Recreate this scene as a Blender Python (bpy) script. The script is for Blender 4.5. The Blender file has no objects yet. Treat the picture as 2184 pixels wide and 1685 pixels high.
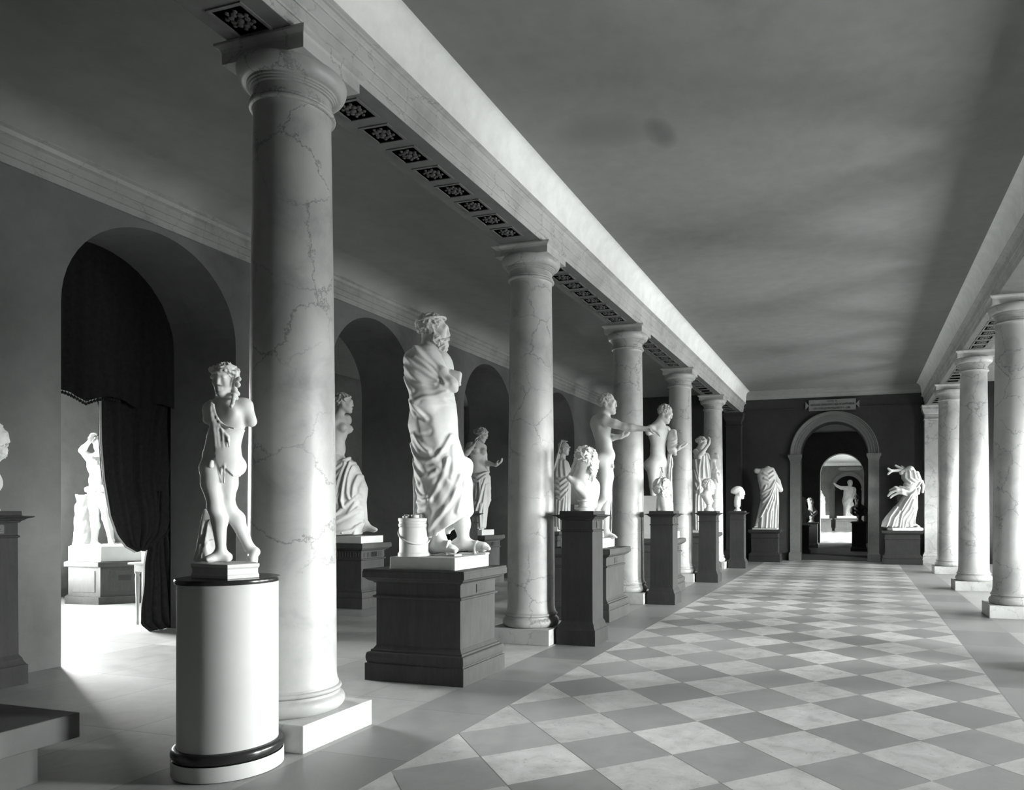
# Sculpture gallery with a row of marble columns, plaster casts on dark pedestals, chequered floor
import bpy, bmesh, math, random
import numpy as np
from mathutils import Vector, Matrix
random.seed(5)
PI = math.pi
SC = bpy.context.scene
COL = SC.collection
# ---------------------------------------------------------------- camera model (metres; eye height 1.5)
F, CX, HY, TH, EYE = 1543.5, 1355.75, 1089.94, 0.29584, 1.5
S_, C_ = math.sin(TH), math.cos(TH)
def ray(px, py):
    a = (px-CX)/F; b = -(py-HY)/F
    return a*C_-S_, a*S_+C_, b
def on_floor(px, py, z=0.0):
    r = ray(px, py); t = (z-EYE)/r[2]
    return r[0]*t, r[1]*t
def on_x(px, py, x):
    r = ray(px, py); t = x/r[0]
    return x, r[1]*t, EYE+r[2]*t
def on_y(px, py, y):
    r = ray(px, py); t = y/r[1]
    return r[0]*t, y, EYE+r[2]*t
def depth_of(x, y): return -x*S_+y*C_
# ---------------------------------------------------------------- object helpers
def link(o, parent=None):
    COL.objects.link(o)
    if parent is not None: o.parent = parent
    return o
def from_bm(name, bm, mat, parent=None, smooth=None, bevel=0.0):
    me = bpy.data.meshes.new(name)
    bmesh.ops.recalc_face_normals(bm, faces=bm.faces)
    bm.to_mesh(me); bm.free()
    if mat: me.materials.append(mat)
    o = link(bpy.data.objects.new(name, me), parent)
    if smooth is not None:
        for p in me.polygons: p.use_smooth = True
        if smooth < 179:
            m = me
            try: m.set_sharp_from_angle(angle=math.radians(smooth))
            except Exception: pass
    if bevel > 0:
        b = o.modifiers.new('bevel', 'BEVEL'); b.width = bevel; b.segments = 2; b.limit_method = 'ANGLE'; b.angle_limit = 0.6
    return o
def tag(o, label=None, cat=None, group=None, kind=None):
    if label: o['label'] = label
    if cat: o['category'] = cat
    if group: o['group'] = group
    if kind: o['kind'] = kind
    return o
def thing(name, loc, label, cat, rotz=0.0, group=None):
    o = bpy.data.objects.new(name, None); o.empty_display_size = 0.1
    link(o); o.location = loc; o.rotation_euler = (0, 0, rotz)
    return tag(o, label, cat, group)
def copy_thing(src, loc, label, rotz=None):
    c = src.copy(); COL.objects.link(c); c.location = loc; c['label'] = label
    if rotz is not None: c.rotation_euler = (0, 0, rotz)
    for ch in list(src.children):
        d = ch.copy(); COL.objects.link(d); d.parent = c
        for g in list(ch.children):
            e = g.copy(); COL.objects.link(e); e.parent = d
    return c
def add_box(bm, x0, x1, y0, y1, z0, z1):
    v = [bm.verts.new(p) for p in ((x0,y0,z0),(x1,y0,z0),(x1,y1,z0),(x0,y1,z0),(x0,y0,z1),(x1,y0,z1),(x1,y1,z1),(x0,y1,z1))]
    for f in ((3,2,1,0),(4,5,6,7),(0,1,5,4),(1,2,6,5),(2,3,7,6),(3,0,4,7)): bm.faces.new([v[i] for i in f])
def box(name, b, mat, parent=None, bevel=0.0):
    bm = bmesh.new(); add_box(bm, *b); return from_bm(name, bm, mat, parent, bevel=bevel)
def add_lathe(bm, prof, seg=48, cx=0, cy=0, caps=True):
    rings = []
    for r, z in prof:
        rings.append([bm.verts.new((cx+r*math.cos(2*PI*i/seg), cy+r*math.sin(2*PI*i/seg), z)) for i in range(seg)])
    for a, b in zip(rings, rings[1:]):
        for i in range(seg):
            j = (i+1) % seg; bm.faces.new((a[i], a[j], b[j], b[i]))
    if caps:
        bm.faces.new(rings[0][::-1]); bm.faces.new(rings[-1])
def add_molded(bm, wx, wy, prof, cx=0, cy=0):
    """rectangular block whose outline is offset by prof = [(offset, z), ...]"""
    rings = []
    for o, z in prof:
        a, b = wx/2+o, wy/2+o
        rings.append([bm.verts.new(p) for p in ((cx-a,cy-b,z),(cx+a,cy-b,z),(cx+a,cy+b,z),(cx-a,cy+b,z))])
    for a, b in zip(rings, rings[1:]):
        for i in range(4):
            j = (i+1) % 4; bm.faces.new((a[i], a[j], b[j], b[i]))
    bm.faces.new(rings[0][::-1]); bm.faces.new(rings[-1])
def molded(name, wx, wy, prof, mat, parent=None, bevel=0.003):
    bm = bmesh.new(); add_molded(bm, wx, wy, prof); return from_bm(name, bm, mat, parent, bevel=bevel)
def arc(cx, cz, r, a0, a1, n=6):
    return [(cx+r*math.cos(a0+(a1-a0)*i/n), cz+r*math.sin(a0+(a1-a0)*i/n)) for i in range(n+1)]
def add_sweep(bm, prof, path):
    """profile of (x, z) swept along y from path[0] to path[1]"""
    rings = [[bm.verts.new((x, y, z)) for x, z in prof] for y in path]
    n = len(prof)
    for a, b in zip(rings, rings[1:]):
        for i in range(n):
            j = (i+1) % n; bm.faces.new((a[i], a[j], b[j], b[i]))
    bm.faces.new(rings[0][::-1]); bm.faces.new(rings[-1])
def add_tube(bm, pts, rad, seg=10):
    rings = []
    for i, p in enumerate(pts):
        p = Vector(p)
        t = (Vector(pts[min(i+1, len(pts)-1)])-Vector(pts[max(i-1, 0)])).normalized()
        u = t.cross(Vector((0, 0, 1)) if abs(t.z) < .9 else Vector((1, 0, 0))).normalized(); w = t.cross(u)
        r = rad[i] if isinstance(rad, (list, tuple)) else rad
        rings.append([bm.verts.new(p+u*r*math.cos(2*PI*k/seg)+w*r*math.sin(2*PI*k/seg)) for k in range(seg)])
    for a, b in zip(rings, rings[1:]):
        for k in range(seg):
            j = (k+1) % seg; bm.faces.new((a[k], a[j], b[j], b[k]))
    bm.faces.new(rings[0][::-1]); bm.faces.new(rings[-1])
# ---------------------------------------------------------------- materials
class NT:
    def __init__(s, name):
        s.m = bpy.data.materials.new(name); s.m.use_nodes = True
        s.t = s.m.node_tree; s.n = s.t.nodes
        s.b = s.n.get('Principled BSDF')
    def add(s, t, **kw):
        n = s.n.new(t)
        for k, v in kw.items(): setattr(n, k, v)
        return n
    def lk(s, a, b): s.t.links.new(a, b)
    def math(s, op, a, b=None, c=None):
        n = s.add('ShaderNodeMath', operation=op)
        for i, v in enumerate((a, b, c)):
            if v is None: continue
            if isinstance(v, (int, float)): n.inputs[i].default_value = v
            else: s.lk(v, n.inputs[i])
        return n.outputs[0]
    def coord(s, which='Object'): return s.add('ShaderNodeTexCoord').outputs[which]
    def pos(s): return s.add('ShaderNodeNewGeometry').outputs['Position']
    def noise(s, vec, scale, detail=6, rough=.6, dist=0.0):
        n = s.add('ShaderNodeTexNoise'); n.inputs['Scale'].default_value = scale
        n.inputs['Detail'].default_value = detail; n.inputs['Roughness'].default_value = rough; n.inputs['Distortion'].default_value = dist
        s.lk(vec, n.inputs['Vector']); return n
    def ramp(s, fac, stops):
        n = s.add('ShaderNodeValToRGB'); e = n.color_ramp.elements
        while len(e) < len(stops): e.new(0.5)
        for el, (p, c) in zip(e, stops):
            el.position = p; el.color = (c*.985, c, c*.985, 1) if isinstance(c, (int, float)) else (*c, 1)
        s.lk(fac, n.inputs[0]); return n.outputs[0]
    def mix(s, fac, a, b, mode='MIX'):
        n = s.add('ShaderNodeMix', data_type='RGBA', blend_type=mode)
        if isinstance(fac, (int, float)): n.inputs[0].default_value = fac
        else: s.lk(fac, n.inputs[0])
        for i, v in ((6, a), (7, b)):
            if isinstance(v, (int, float)): n.inputs[i].default_value = (v*.985, v, v*.985, 1)
            else: s.lk(v, n.inputs[i])
        return n.outputs[2]
    def bump(s, h, strength=.3, dist=.01):
        n = s.add('ShaderNodeBump'); n.inputs['Strength'].default_value = strength; n.inputs['Distance'].default_value = dist
        s.lk(h, n.inputs['Height']); s.lk(n.outputs[0], s.b.inputs['Normal'])
    def done(s, col, rough=.6, spec=.3):
        if isinstance(col, (int, float)): s.b.inputs['Base Color'].default_value = (col*.985, col, col*.985, 1)
        else: s.lk(col, s.b.inputs['Base Color'])
        if isinstance(rough, (int, float)): s.b.inputs['Roughness'].default_value = rough
        else: s.lk(rough, s.b.inputs['Roughness'])
        s.b.inputs['Specular IOR Level'].default_value = spec
        return s.m
def m_plaster(name, base, var=.25, scale=.8, rough=.85, spec=.15, bump=.15, stains=()):
    t = NT(name); p = t.pos()
    n1 = t.noise(p, scale, 8, .65, .4); n2 = t.noise(p, scale*9, 5, .6)
    c = t.ramp(n1.outputs[0], [(.3, base*(1-var)), (.5, base), (.72, base*(1+var*.8))])
    c = t.mix(.25, c, t.ramp(n2.outputs[0], [(.35, base*.75), (.65, base*1.15)]))
    for (sx, sy), (rx, ry), k in stains:                    # soot smears
        sp = t.add('ShaderNodeSeparateXYZ'); t.lk(p, sp.inputs[0])
        a = t.math('POWER', t.math('DIVIDE', t.math('SUBTRACT', sp.outputs[0], sx), rx), 2.0); b = t.math('POWER', t.math('DIVIDE', t.math('SUBTRACT', sp.outputs[1], sy), ry), 2.0)
        m = t.math('MAXIMUM', t.math('SUBTRACT', 1.0, t.math('ADD', a, b)), 0.0)
        c = t.mix(t.math('MULTIPLY', t.math('MULTIPLY', m, n2.outputs[0]), k), c, base*.25)
    t.bump(n2.outputs[0], bump, .01)
    return t.done(c, rough, spec)
def m_marble(name, base, vein, scale=2.2, rough=.4, spec=.4, width=.014):
    t = NT(name); p = t.coord('Object')
    oi = t.add('ShaderNodeObjectInfo')
    off = t.add('ShaderNodeVectorMath', operation='SCALE'); off.inputs[0].default_value = (7.3, 3.1, 5.7); t.lk(oi.outputs['Random'], off.inputs['Scale'])
    pp = t.add('ShaderNodeVectorMath', operation='ADD'); t.lk(p, pp.inputs[0]); t.lk(off.outputs[0], pp.inputs[1])
    w = t.noise(pp.outputs[0], 3.0, 9, .72)
    ws = t.add('ShaderNodeVectorMath', operation='SCALE'); t.lk(w.outputs['Color'], ws.inputs[0]); ws.inputs['Scale'].default_value = .34
    q = t.add('ShaderNodeVectorMath', operation='ADD'); t.lk(pp.outputs[0], q.inputs[0]); t.lk(ws.outputs[0], q.inputs[1])
    v = t.add('ShaderNodeTexVoronoi', feature='DISTANCE_TO_EDGE'); v.inputs['Scale'].default_value = scale; t.lk(q.outputs[0], v.inputs['Vector'])
    mask = t.noise(pp.outputs[0], 1.6, 4, .6)
    vm = t.ramp(v.outputs['Distance'], [(0.0, 1.0), (width, .0)])
    mm = t.ramp(mask.outputs[0], [(.40, .0), (.54, 1.0)])
    fac = t.math('MULTIPLY', vm, mm); fac = t.math('MULTIPLY', fac, .72)
    cl = t.noise(pp.outputs[0], 2.3, 7, .62, .5)
    c = t.ramp(cl.outputs[0], [(.3, base*.72), (.5, base), (.7, base*1.12)])
    c = t.mix(fac, c, vein)
    t.bump(cl.outputs[0], .06, .01)
    return t.done(c, rough, spec)
def m_plain(name, base, rough=.6, spec=.3, var=.12, scale=6, bump=.05):
    t = NT(name); p = t.coord('Object')
    n = t.noise(p, scale, 6, .6)
    t.bump(n.outputs[0], bump, .005)
    return t.done(t.ramp(n.outputs[0], [(.3, base*(1-var)), (.7, base*(1+var))]), rough, spec)
def m_wood(name, base, rough=.42, spec=.4):
    t = NT(name); p = t.coord('Object')
    mp = t.add('ShaderNodeMapping'); mp.inputs['Scale'].default_value = (9, 9, 1.2); t.lk(p, mp.inputs['Vector'])
    n = t.noise(mp.outputs[0], 3.0, 8, .65, .6); n2 = t.noise(p, 2.2, 6, .6)
    c = t.ramp(n.outputs[0], [(.3, base*.8), (.7, base*1.18)])
    c = t.mix(.35, c, t.ramp(n2.outputs[0], [(.35, base*.7), (.65, base*1.3)]))
    t.bump(n.outputs[0], .04, .004)
    return t.done(c, rough, spec)
XL, HD, Y0 = -2.5688, .3712, 3.582
XR = XL+10*HD
def m_floor():
    t = NT('floor_stone'); P = t.pos()
    sep = t.add('ShaderNodeSeparateXYZ'); t.lk(P, sep.inputs[0]); x, y = sep.outputs[0], sep.outputs[1]
    u = t.math('SUBTRACT', x, XL); v = t.math('SUBTRACT', y, Y0)
    a = t.math('DIVIDE', t.math('ADD', u, v), 2*HD); b = t.math('DIVIDE', t.math('SUBTRACT', u, v), 2*HD)
    fa, fb = t.math('FLOOR', a), t.math('FLOOR', b)
    par = t.math('PINGPONG', t.math('ADD', t.math('ADD', fa, fb), 1.0), 1.0)      # 1 = grey tile, 0 = pale tile
    def cell(i, j, k):
        cv = t.add('ShaderNodeCombineXYZ'); t.lk(i, cv.inputs[0]); t.lk(j, cv.inputs[1]); cv.inputs[2].default_value = k
        w = t.add('ShaderNodeTexWhiteNoise', noise_dimensions='3D'); t.lk(cv.outputs[0], w.inputs['Vector']); return w.outputs['Value']
    rnd = cell(fa, fb, 1.0)
    def edge(fr, w):
        d = t.math('ABSOLUTE', t.math('SUBTRACT', t.math('FRACT', fr), .5))
        return t.math('GREATER_THAN', d, .5-w)
    seam_d = t.math('MAXIMUM', t.math('MULTIPLY', edge(b, .0035), .6), t.math('MULTIPLY', edge(a, .006), t.math('GREATER_THAN', t.noise(P, .9, 2, .5).outputs[0], .44)))
    # fine stone figure
    n1 = t.noise(P, 5.5, 9, .68, .5); n2 = t.noise(P, 26, 6, .7); n3 = t.noise(P, 1.1, 4, .5)
    pale = t.ramp(n1.outputs[0], [(.3, .34), (.47, .50), (.66, .60)])
    pits = t.ramp(n2.outputs[0], [(.30, .0), (.40, 1.0)])
    pale = t.mix(t.math('MULTIPLY', t.math('SUBTRACT', 1.0, pits), .8), pale, .18)
    grey = t.ramp(n1.outputs[0], [(.25, .235), (.5, .29), (.75, .335)])
    def tone(c, r, amt):
        k = t.math('ADD', t.math('MULTIPLY', r, amt), 1-amt*.5)
        n = t.add('ShaderNodeVectorMath', operation='SCALE'); t.lk(c, n.inputs[0]); t.lk(k, n.inputs['Scale']); return n.outputs[0]
    chk = t.mix(par, tone(pale, rnd, .22), tone(grey, rnd, .30))
    chk = t.mix(t.math('MULTIPLY', seam_d, .85), chk, .06)
    # grey border bands beside the chequer, joints every 1.55 m
    by = t.math('DIVIDE', t.math('ADD', y, .33), 1.02); band_r = cell(t.math('FLOOR', by), t.math('FLOOR', t.math('MULTIPLY', x, .2)), 4.0)
    band = tone(t.ramp(n1.outputs[0], [(.25, .21), (.5, .26), (.75, .30)]), band_r, .35)
    band = t.mix(t.math('MULTIPLY', edge(by, .003), .6), band, .09)
    # pale slabs of the aisles
    sx, sy = t.math('DIVIDE', t.math('ADD', x, .12), .93), t.math('DIVIDE', y, 1.24)
    slab_r = cell(t.math('FLOOR', sx), t.math('FLOOR', sy), 7.0)
    slab = tone(t.ramp(n1.outputs[0], [(.25, .32), (.5, .41), (.72, .48)]), slab_r, .4)
    slab = t.mix(t.math('MULTIPLY', t.math('MAXIMUM', edge(sx, .004), edge(sy, .003)), .65), slab, .12)
    inch = t.math('MULTIPLY', t.math('GREATER_THAN', x, XL), t.math('LESS_THAN', x, XR))
    inband = t.math('MULTIPLY', t.math('GREATER_THAN', x, -3.215), t.math('LESS_THAN', x, 1.80))
    c = t.mix(inband, slab, band); c = t.mix(inch, c, chk)
    bl = t.math('MAXIMUM', t.math('LESS_THAN', t.math('ABSOLUTE', t.math('SUBTRACT', x, XL)), .004), t.math('LESS_THAN', t.math('ABSOLUTE', t.math('SUBTRACT', x, XR)), .006))
    c = t.mix(t.math('MULTIPLY', bl, .5), c, .12)
    c = t.mix(t.math('MULTIPLY', n3.outputs[0], .18), c, .2)
    t.bump(n2.outputs[0], .05, .004)
    rough = t.ramp(n1.outputs[0], [(.3, .36), (.7, .5)])
    return t.done(c, rough, .42)
M = dict(
    wall=m_plaster('wall_plaster', .12, .3, .9), endwall_shaded=m_plaster('end_wall_shaded_plaster', .045, .25, .9), ceil=m_plaster('ceiling_plaster', .27, .14, .45, stains=(((-1.82, 6.80), (.16, .34), .95), ((-2.33, 6.62), (.55, .35), .5))),  # end wall plaster darkened: its shade is put into the colour
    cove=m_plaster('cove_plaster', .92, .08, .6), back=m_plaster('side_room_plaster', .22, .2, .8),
    column=m_marble('column_marble', .43, .09, 2.3, width=.017), plinth=m_marble('plinth_marble', .55, .2, 3.0, .5),
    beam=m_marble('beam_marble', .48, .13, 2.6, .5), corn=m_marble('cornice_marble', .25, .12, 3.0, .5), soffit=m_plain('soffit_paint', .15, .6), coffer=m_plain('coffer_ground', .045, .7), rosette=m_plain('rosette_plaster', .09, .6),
    cast=m_plain('plaster_cast', .66, .55, .25, .05, 9, .08), cast2=m_plain('plaster_cast_aged', .56, .55, .25, .12, 5, .08),
    ebony=m_wood('dark_stained_wood', .072, .6, .06), ebony2=m_wood('black_stained_wood', .04, .6, .06), plate=m_plain('label_plate', .03, .4), letter=m_plain('label_letters', .08, .5),
    drum=m_plain('cream_painted_drum', .52, .5, .3, .04, 3), black=m_plain('black_lacquer', .02, .22, .5), curtain=m_plain('black_velvet', .012, .9, .1, .3, 20, .1),
    lining=m_plain('curtain_lining', .3, .8), stone=m_plain('grey_stone', .11, .6, .3, .15, 3), arch=m_plaster('arch_stone', .14, .15, 1.5), sign=m_plain('sign_board', .2, .6), signink=m_plain('sign_lettering', .03, .6),
    floor=m_floor(), darkfloor=m_plain('dark_floor_sheet', .05, .7, .2, .2, 2), black_cast=m_plain('silhouette_black_cast', .025, .6), dim=m_plain('dimmed_cast', .28, .55, .25, .15, 5, .08), mplinth=m_plain('plinth_plaster', .60, .6, .25, .06, 5, .06), table=m_plain('pale_painted_wood', .55, .45, .3), iron=m_plain('window_frame_paint', .4, .5), glassless=m_plain('dark_interior', .03, .8))  # grey and black casts: far-room dimness and silhouette put into the plaster colour
# ================================================================ the setting
ZC = 5.17                       # ceiling
YB, YE = -3.2, 22.5             # nave back / end wall
XW, XWB, XRW = -7.35, -8.40, 5.9   # aisle wall front/back face, right wall
ZT = 5.22
def st(o, kind='structure'): o['kind'] = kind; return o
st(box('floor', (-14.2, 7.2, YB-.4, 62, -.2, 0), M['floor']))
def arch_wall(name, axis, p0, p1, u0, u1, ztop, openings, mat, seg=28):
    """wall between planes p0 and p1 (normal axis) with round-headed openings (ua, ub, z_sill, z_spring)"""
    us = {u0, u1}
    for a, b, zs, zp in openings:
        r, c = (b-a)/2, (a+b)/2
        for i in range(seg+1): us.add(round(c-r*math.cos(PI*i/seg), 5))
    us = sorted(us)
    def top(u, zp, a, b):
        r, c = (b-a)/2, (a+b)/2
        return zp+math.sqrt(max(r*r-(u-c)**2, 0)) if zp is not None else 0
    bm = bmesh.new()
    def V(u, p, z): return bm.verts.new((p, u, z) if axis == 'x' else (u, p, z))
    def quad(*pts): bm.faces.new([V(*q) for q in pts])
    for a, b in zip(us, us[1:]):
        m = (a+b)/2; op = [o for o in openings if o[0] < m < o[1]]
        if not op:
            for p in (p0, p1): quad((a, p, 0), (b, p, 0), (b, p, ztop), (a, p, ztop))
        else:
            oa, ob, zs, zp = op[0]; za, zb = top(a, zp, oa, ob), top(b, zp, oa, ob)
            for p in (p0, p1):
                quad((a, p, za), (b, p, zb), (b, p, ztop), (a, p, ztop))
                if zs > 0: quad((a, p, 0), (b, p, 0), (b, p, zs), (a, p, zs))
            quad((a, p0, za), (b, p0, zb), (b, p1, zb), (a, p1, za))
            if zs > 0: quad((a, p0, zs), (b, p0, zs), (b, p1, zs), (a, p1, zs))
        quad((a, p0, ztop), (b, p0, ztop), (b, p1, ztop), (a, p1, ztop))
    for a, b, zs, zp in openings:
        for u in (a, b): quad((u, p0, zs), (u, p1, zs), (u, p1, zp), (u, p0, zp))
    for u in (u0, u1): quad((u, p0, 0), (u, p1, 0), (u, p1, ztop), (u, p0, ztop))
    bmesh.ops.remove_doubles(bm, verts=bm.verts, dist=1e-4)
    return st(from_bm(name, bm, mat))
BAY = 3.73; COLY = [3.985+BAY*i for i in range(5)]       # columns on the left row
ARCH = [(5.07+3.75*i, 7.13+3.75*i, 0, 3.53) for i in range(4)]
arch_wall('wall_left', 'x', XW, XWB, YB-.4, YE+.4, ZT, ARCH, M['wall'])
AX0, AX1 = -1.625, .345; Y2_ = 35.0
arch_wall('wall_end', 'y', YE, YE+.75, -7.35, XRW+.3, ZT, [(AX0, AX1, 0, 3.2)], M['endwall_shaded'])
st(box('wall_back', (-8.4, XRW+.3, YB-.4, YB, 0, ZT), M['wall']))
WINY = [5.9, 9.6, 13.35, 17.1, 21.3]
arch_wall('wall_right', 'x', XRW, XRW+.5, YB-.4, YE+.4, ZT, [(y-.60, y+.60, .95, 2.50) for y in WINY], M['wall'])
for i, y in enumerate(WINY):                             # sashes with glazing bars
    bm = bmesh.new()
    for dy in (-.58, 0, .58): add_box(bm, XRW+.30, XRW+.34, y+dy-.018, y+dy+.018, .96, 2.5 if abs(dy) > .5 else 3.08)
    for z in (.98, 1.55, 2.1, 2.5): add_box(bm, XRW+.30, XRW+.34, y-.59, y+.59, z-.015, z+.015)
    st(from_bm('window_%d' % (i+1), bm, M['iron']))
# ceiling: flat field with coves along the nave beams, the aisle wall and the end wall
st(box('ceiling', (-7.6, XRW+.4, YB-.4, YE+.4, ZC, ZC+.2), M['ceil']))
def cove(name, x, z, r, sgn, y0, y1, mat, n=8):
    pts = [(x, z)]
    for i in range(n+1):
        a = PI/2*i/n
        pts.append((x+sgn*r*(1-math.cos(a)), z+(ZC-z)*math.sin(a)))
    pts.append((x, ZC+.02))
    bm = bmesh.new(); add_sweep(bm, pts, [y0, y1]); return st(from_bm(name, bm, mat, smooth=40))
LX, RX = -3.62, 2.15                                     # axes of the two beams
BZ = 4.53
def beam(name, cx, y0, y1):
    half = [(.252, BZ), (.252, BZ+.066), (.262, BZ+.067), (.268, BZ+.076), (.268, BZ+.148), (.278, BZ+.149), (.284, BZ+.158), (.284, BZ+.244), (.292, BZ+.246), (.298, BZ+.258), (.292, BZ+.264), (.308, BZ+.28), (.325, BZ+.285), (.33, BZ+.29), (.352, BZ+.30), (.352, BZ+.31)]
    prof = half+[(-a, z) for a, z in half[::-1]]
    bm = bmesh.new(); add_sweep(bm, [(cx+a, z) for a, z in prof], [y0, y1])
    o = st(from_bm(name, bm, M['beam']))
    # coffered soffit
    sof = bmesh.new()
    return o
ys, ye = YB, YE
trim_left = beam('trim_1', LX, ys, ye); trim_right = beam('trim_2', RX, ys, ye)
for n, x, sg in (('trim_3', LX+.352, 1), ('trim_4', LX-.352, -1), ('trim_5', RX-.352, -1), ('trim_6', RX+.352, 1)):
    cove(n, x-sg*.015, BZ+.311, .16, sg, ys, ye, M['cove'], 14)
st(box('trim_7', (LX-.33, LX+.33, ys, ye, BZ+.311, ZC), M['ceil'])); st(box('trim_8', (RX-.33, RX+.33, ys, ye, BZ+.311, ZC), M['ceil']))
# aisle wall cornice and its cove, end wall cornice
bm = bmesh.new()
add_sweep(bm, [(XW-.02, 4.63), (XW+.03, 4.63), (XW+.03, 4.70), (XW+.045, 4.705), (XW+.045, 4.78), (XW+.06, 4.785), (XW+.06, 4.86), (XW+.09, 4.88), (XW+.10, 4.92), (XW+.13, 4.94), (XW+.13, 4.955), (XW-.02, 4.955)], [YB, YE])
st(from_bm('trim_9', bm, M['corn']))
cove('trim_10', XW, 4.955, .42, 1, YB, YE, M['ceil'])
bm = bmesh.new()
pr = [(0, 4.93), (.06, 4.93), (.07, 4.97), (.12, 5.02), (.13, 5.05), (.22, 5.10), (.25, 5.17), (0, 5.17)]
rings = [[bm.verts.new((x, YE-a, z)) for a, z in pr] for x in (LX+.36, RX-.36)]
for i in range(len(pr)):
    j = (i+1) % len(pr); bm.faces.new((rings[0][i], rings[0][j], rings[1][j], rings[1][i]))
bm.faces.new(rings[0][::-1]); bm.faces.new(rings[1]); st(from_bm('trim_11', bm, M['ceil']))
bm = bmesh.new(); add_box(bm, LX+.33, RX-.33, YE-.03, YE, 4.58, 4.62); st(from_bm('trim_12', bm, M['endwall_shaded']))
# coffers in the two soffits: sunk square, inner step, rosette (parts of the beam)
def rosette_bm(cx, cy, z, r):
    bm = bmesh.new()
    add_lathe(bm, [(r*.22, z), (r*.2, z-.012), (r*.08, z-.02)], 12, cx, cy)
    for k in range(8):
        a = 2*PI*k/8; R = r*.62
        for q in range(2):
            rr = r*(.2 if q == 0 else .14); ctr = (cx+R*math.cos(a+q*.39)*(.8 if q == 0 else 1.25), cy+R*math.sin(a+q*.39)*(.8 if q == 0 else 1.25))
            add_lathe(bm, [(rr, z), (rr*.8, z-.008), (rr*.3, z-.012)], 8, *ctr)
    return bm
def coffers(parent, cx, bays, s):
    for ya, n, pitch in bays:
        for k in range(n):
            cy = ya+k*pitch
            bm = bmesh.new()
            h, d = s/2, .05
            # frame ring hanging below a dark ground
            for x0, x1, y0, y1 in ((-h-.022, -h, -h-.022, h+.022), (h, h+.022, -h-.022, h+.022), (-h, h, -h-.022, -h), (-h, h, h, h+.022)):
                add_box(bm, cx+x0, cx+x1, cy+y0, cy+y1, BZ-.012, BZ+.002)
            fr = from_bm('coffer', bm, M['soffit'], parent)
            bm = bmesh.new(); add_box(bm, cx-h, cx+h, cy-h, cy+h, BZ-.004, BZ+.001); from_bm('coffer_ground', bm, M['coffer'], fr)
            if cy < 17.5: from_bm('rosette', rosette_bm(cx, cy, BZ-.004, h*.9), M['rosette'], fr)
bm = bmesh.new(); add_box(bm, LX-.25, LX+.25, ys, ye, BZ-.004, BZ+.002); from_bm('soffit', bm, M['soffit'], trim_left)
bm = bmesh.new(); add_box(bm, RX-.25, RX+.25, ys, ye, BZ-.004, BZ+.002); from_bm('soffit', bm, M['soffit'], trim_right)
# ---------------------------------------------------------------- columns
def col_profile():
    p = [(.29, .175)]
    p += [(.30+.04*math.cos(a), .232+.055*math.sin(a)) for a in [(-80+20*i)*PI/180 for i in range(9)]]
    return p
def column(x, y, label, grp):
    t = thing('marble_column', (x, y, 0), label, 'column', group=grp)
    box('plinth', (-.365, .365, -.318, .345, 0, .175), M['plinth'], t, bevel=.004)
    bm = bmesh.new()
    tor = [(.27, .175), (.306, .176)]+[(.286+.040*math.cos(a), .226+.05*math.sin(a)) for a in [(-75+15*i)*PI/180 for i in range(11)]]
    tor += [(.294, .279), (.294, .292), (.285, .296)]+[(.287+.018*math.cos(a), .312+.016*math.sin(a)) for a in [(-90+30*i)*PI/180 for i in range(7)]]+[(.286, .330), (.286, .342), (.27, .342)]
    add_lathe(bm, tor, 64); from_bm('base', bm, M['column'], t, smooth=45)
    bm = bmesh.new(); sh = [(.287, .342), (.279, .36), (.273, .40)]
    for i in range(1, 15):
        k = i/14; sh.append((.272-.034*k**1.6, .40+(4.10-.40)*k))
    sh += [(.240, 4.13), (.246, 4.145)]
    add_lathe(bm, sh, 64); from_bm('shaft', bm, M['column'], t, smooth=45)
    bm = bmesh.new()
    cp = [(.24, 4.145), (.247, 4.146)]+[(.25+.018*math.cos(a), 4.163+.016*math.sin(a)) for a in [(-90+30*i)*PI/180 for i in range(7)]]+[(.252, 4.181), (.256, 4.19), (.256, 4.198), (.240, 4.20), (.240, 4.262), (.256, 4.263), (.256, 4.275), (.266, 4.276), (.266, 4.288), (.277, 4.289), (.277, 4.302)]
    cp += [(.282+.056*math.sin(a), 4.388-.084*math.cos(a)) for a in [(10*i)*PI/180 for i in range(10)]]+[(.333, 4.402), (.30, 4.402)]
    add_lathe(bm, cp, 64); from_bm('capital', bm, M['column'], t, smooth=45)
    molded('abacus', .67, .56, [(-.012, 4.40), (-.012, 4.475), (-.008, 4.48), (-.004, 4.49), (.012, 4.50), (.022, 4.508), (.022, BZ-.004)], M['beam'], t)
    return t
GL, GR = 'left row of marble columns', 'right row of marble columns'
lab = ['nearest thick veined marble column, behind the white drum pedestal', 'marble column behind the first tall dark pedestal, right of the bearded robed statue', 'marble column directly behind the nude statue with the outstretched arm', 'marble column between the draped nude statue and the veiled woman with a child', 'farthest marble column of the left row, behind the last tall pedestal']
first = None
for i, y in enumerate(COLY):
    if first is None: first = column(-3.625, y, lab[0], GL)
    else: copy_thing(first, (-3.625, y, 0), lab[i])
for y, l in ((11.45, 'marble column at the right edge of the picture, largest of the right row'), (15.13, 'second marble column of the right row, with lit right half'), (18.93, 'farthest marble column of the right row, next to the pale pilaster')):
    c = copy_thing(first, (2.15, y, 0), l); c['group'] = GR
for y in (.28,):
    c = copy_thing(first, (-3.625, y, 0), 'marble column of the left row standing outside the left edge of the picture')
for y in (7.72, 4.0, .3):
    c = copy_thing(first, (2.15, y, 0), 'marble column of the right row standing beyond the right edge of the picture'); c['group'] = GR
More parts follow.
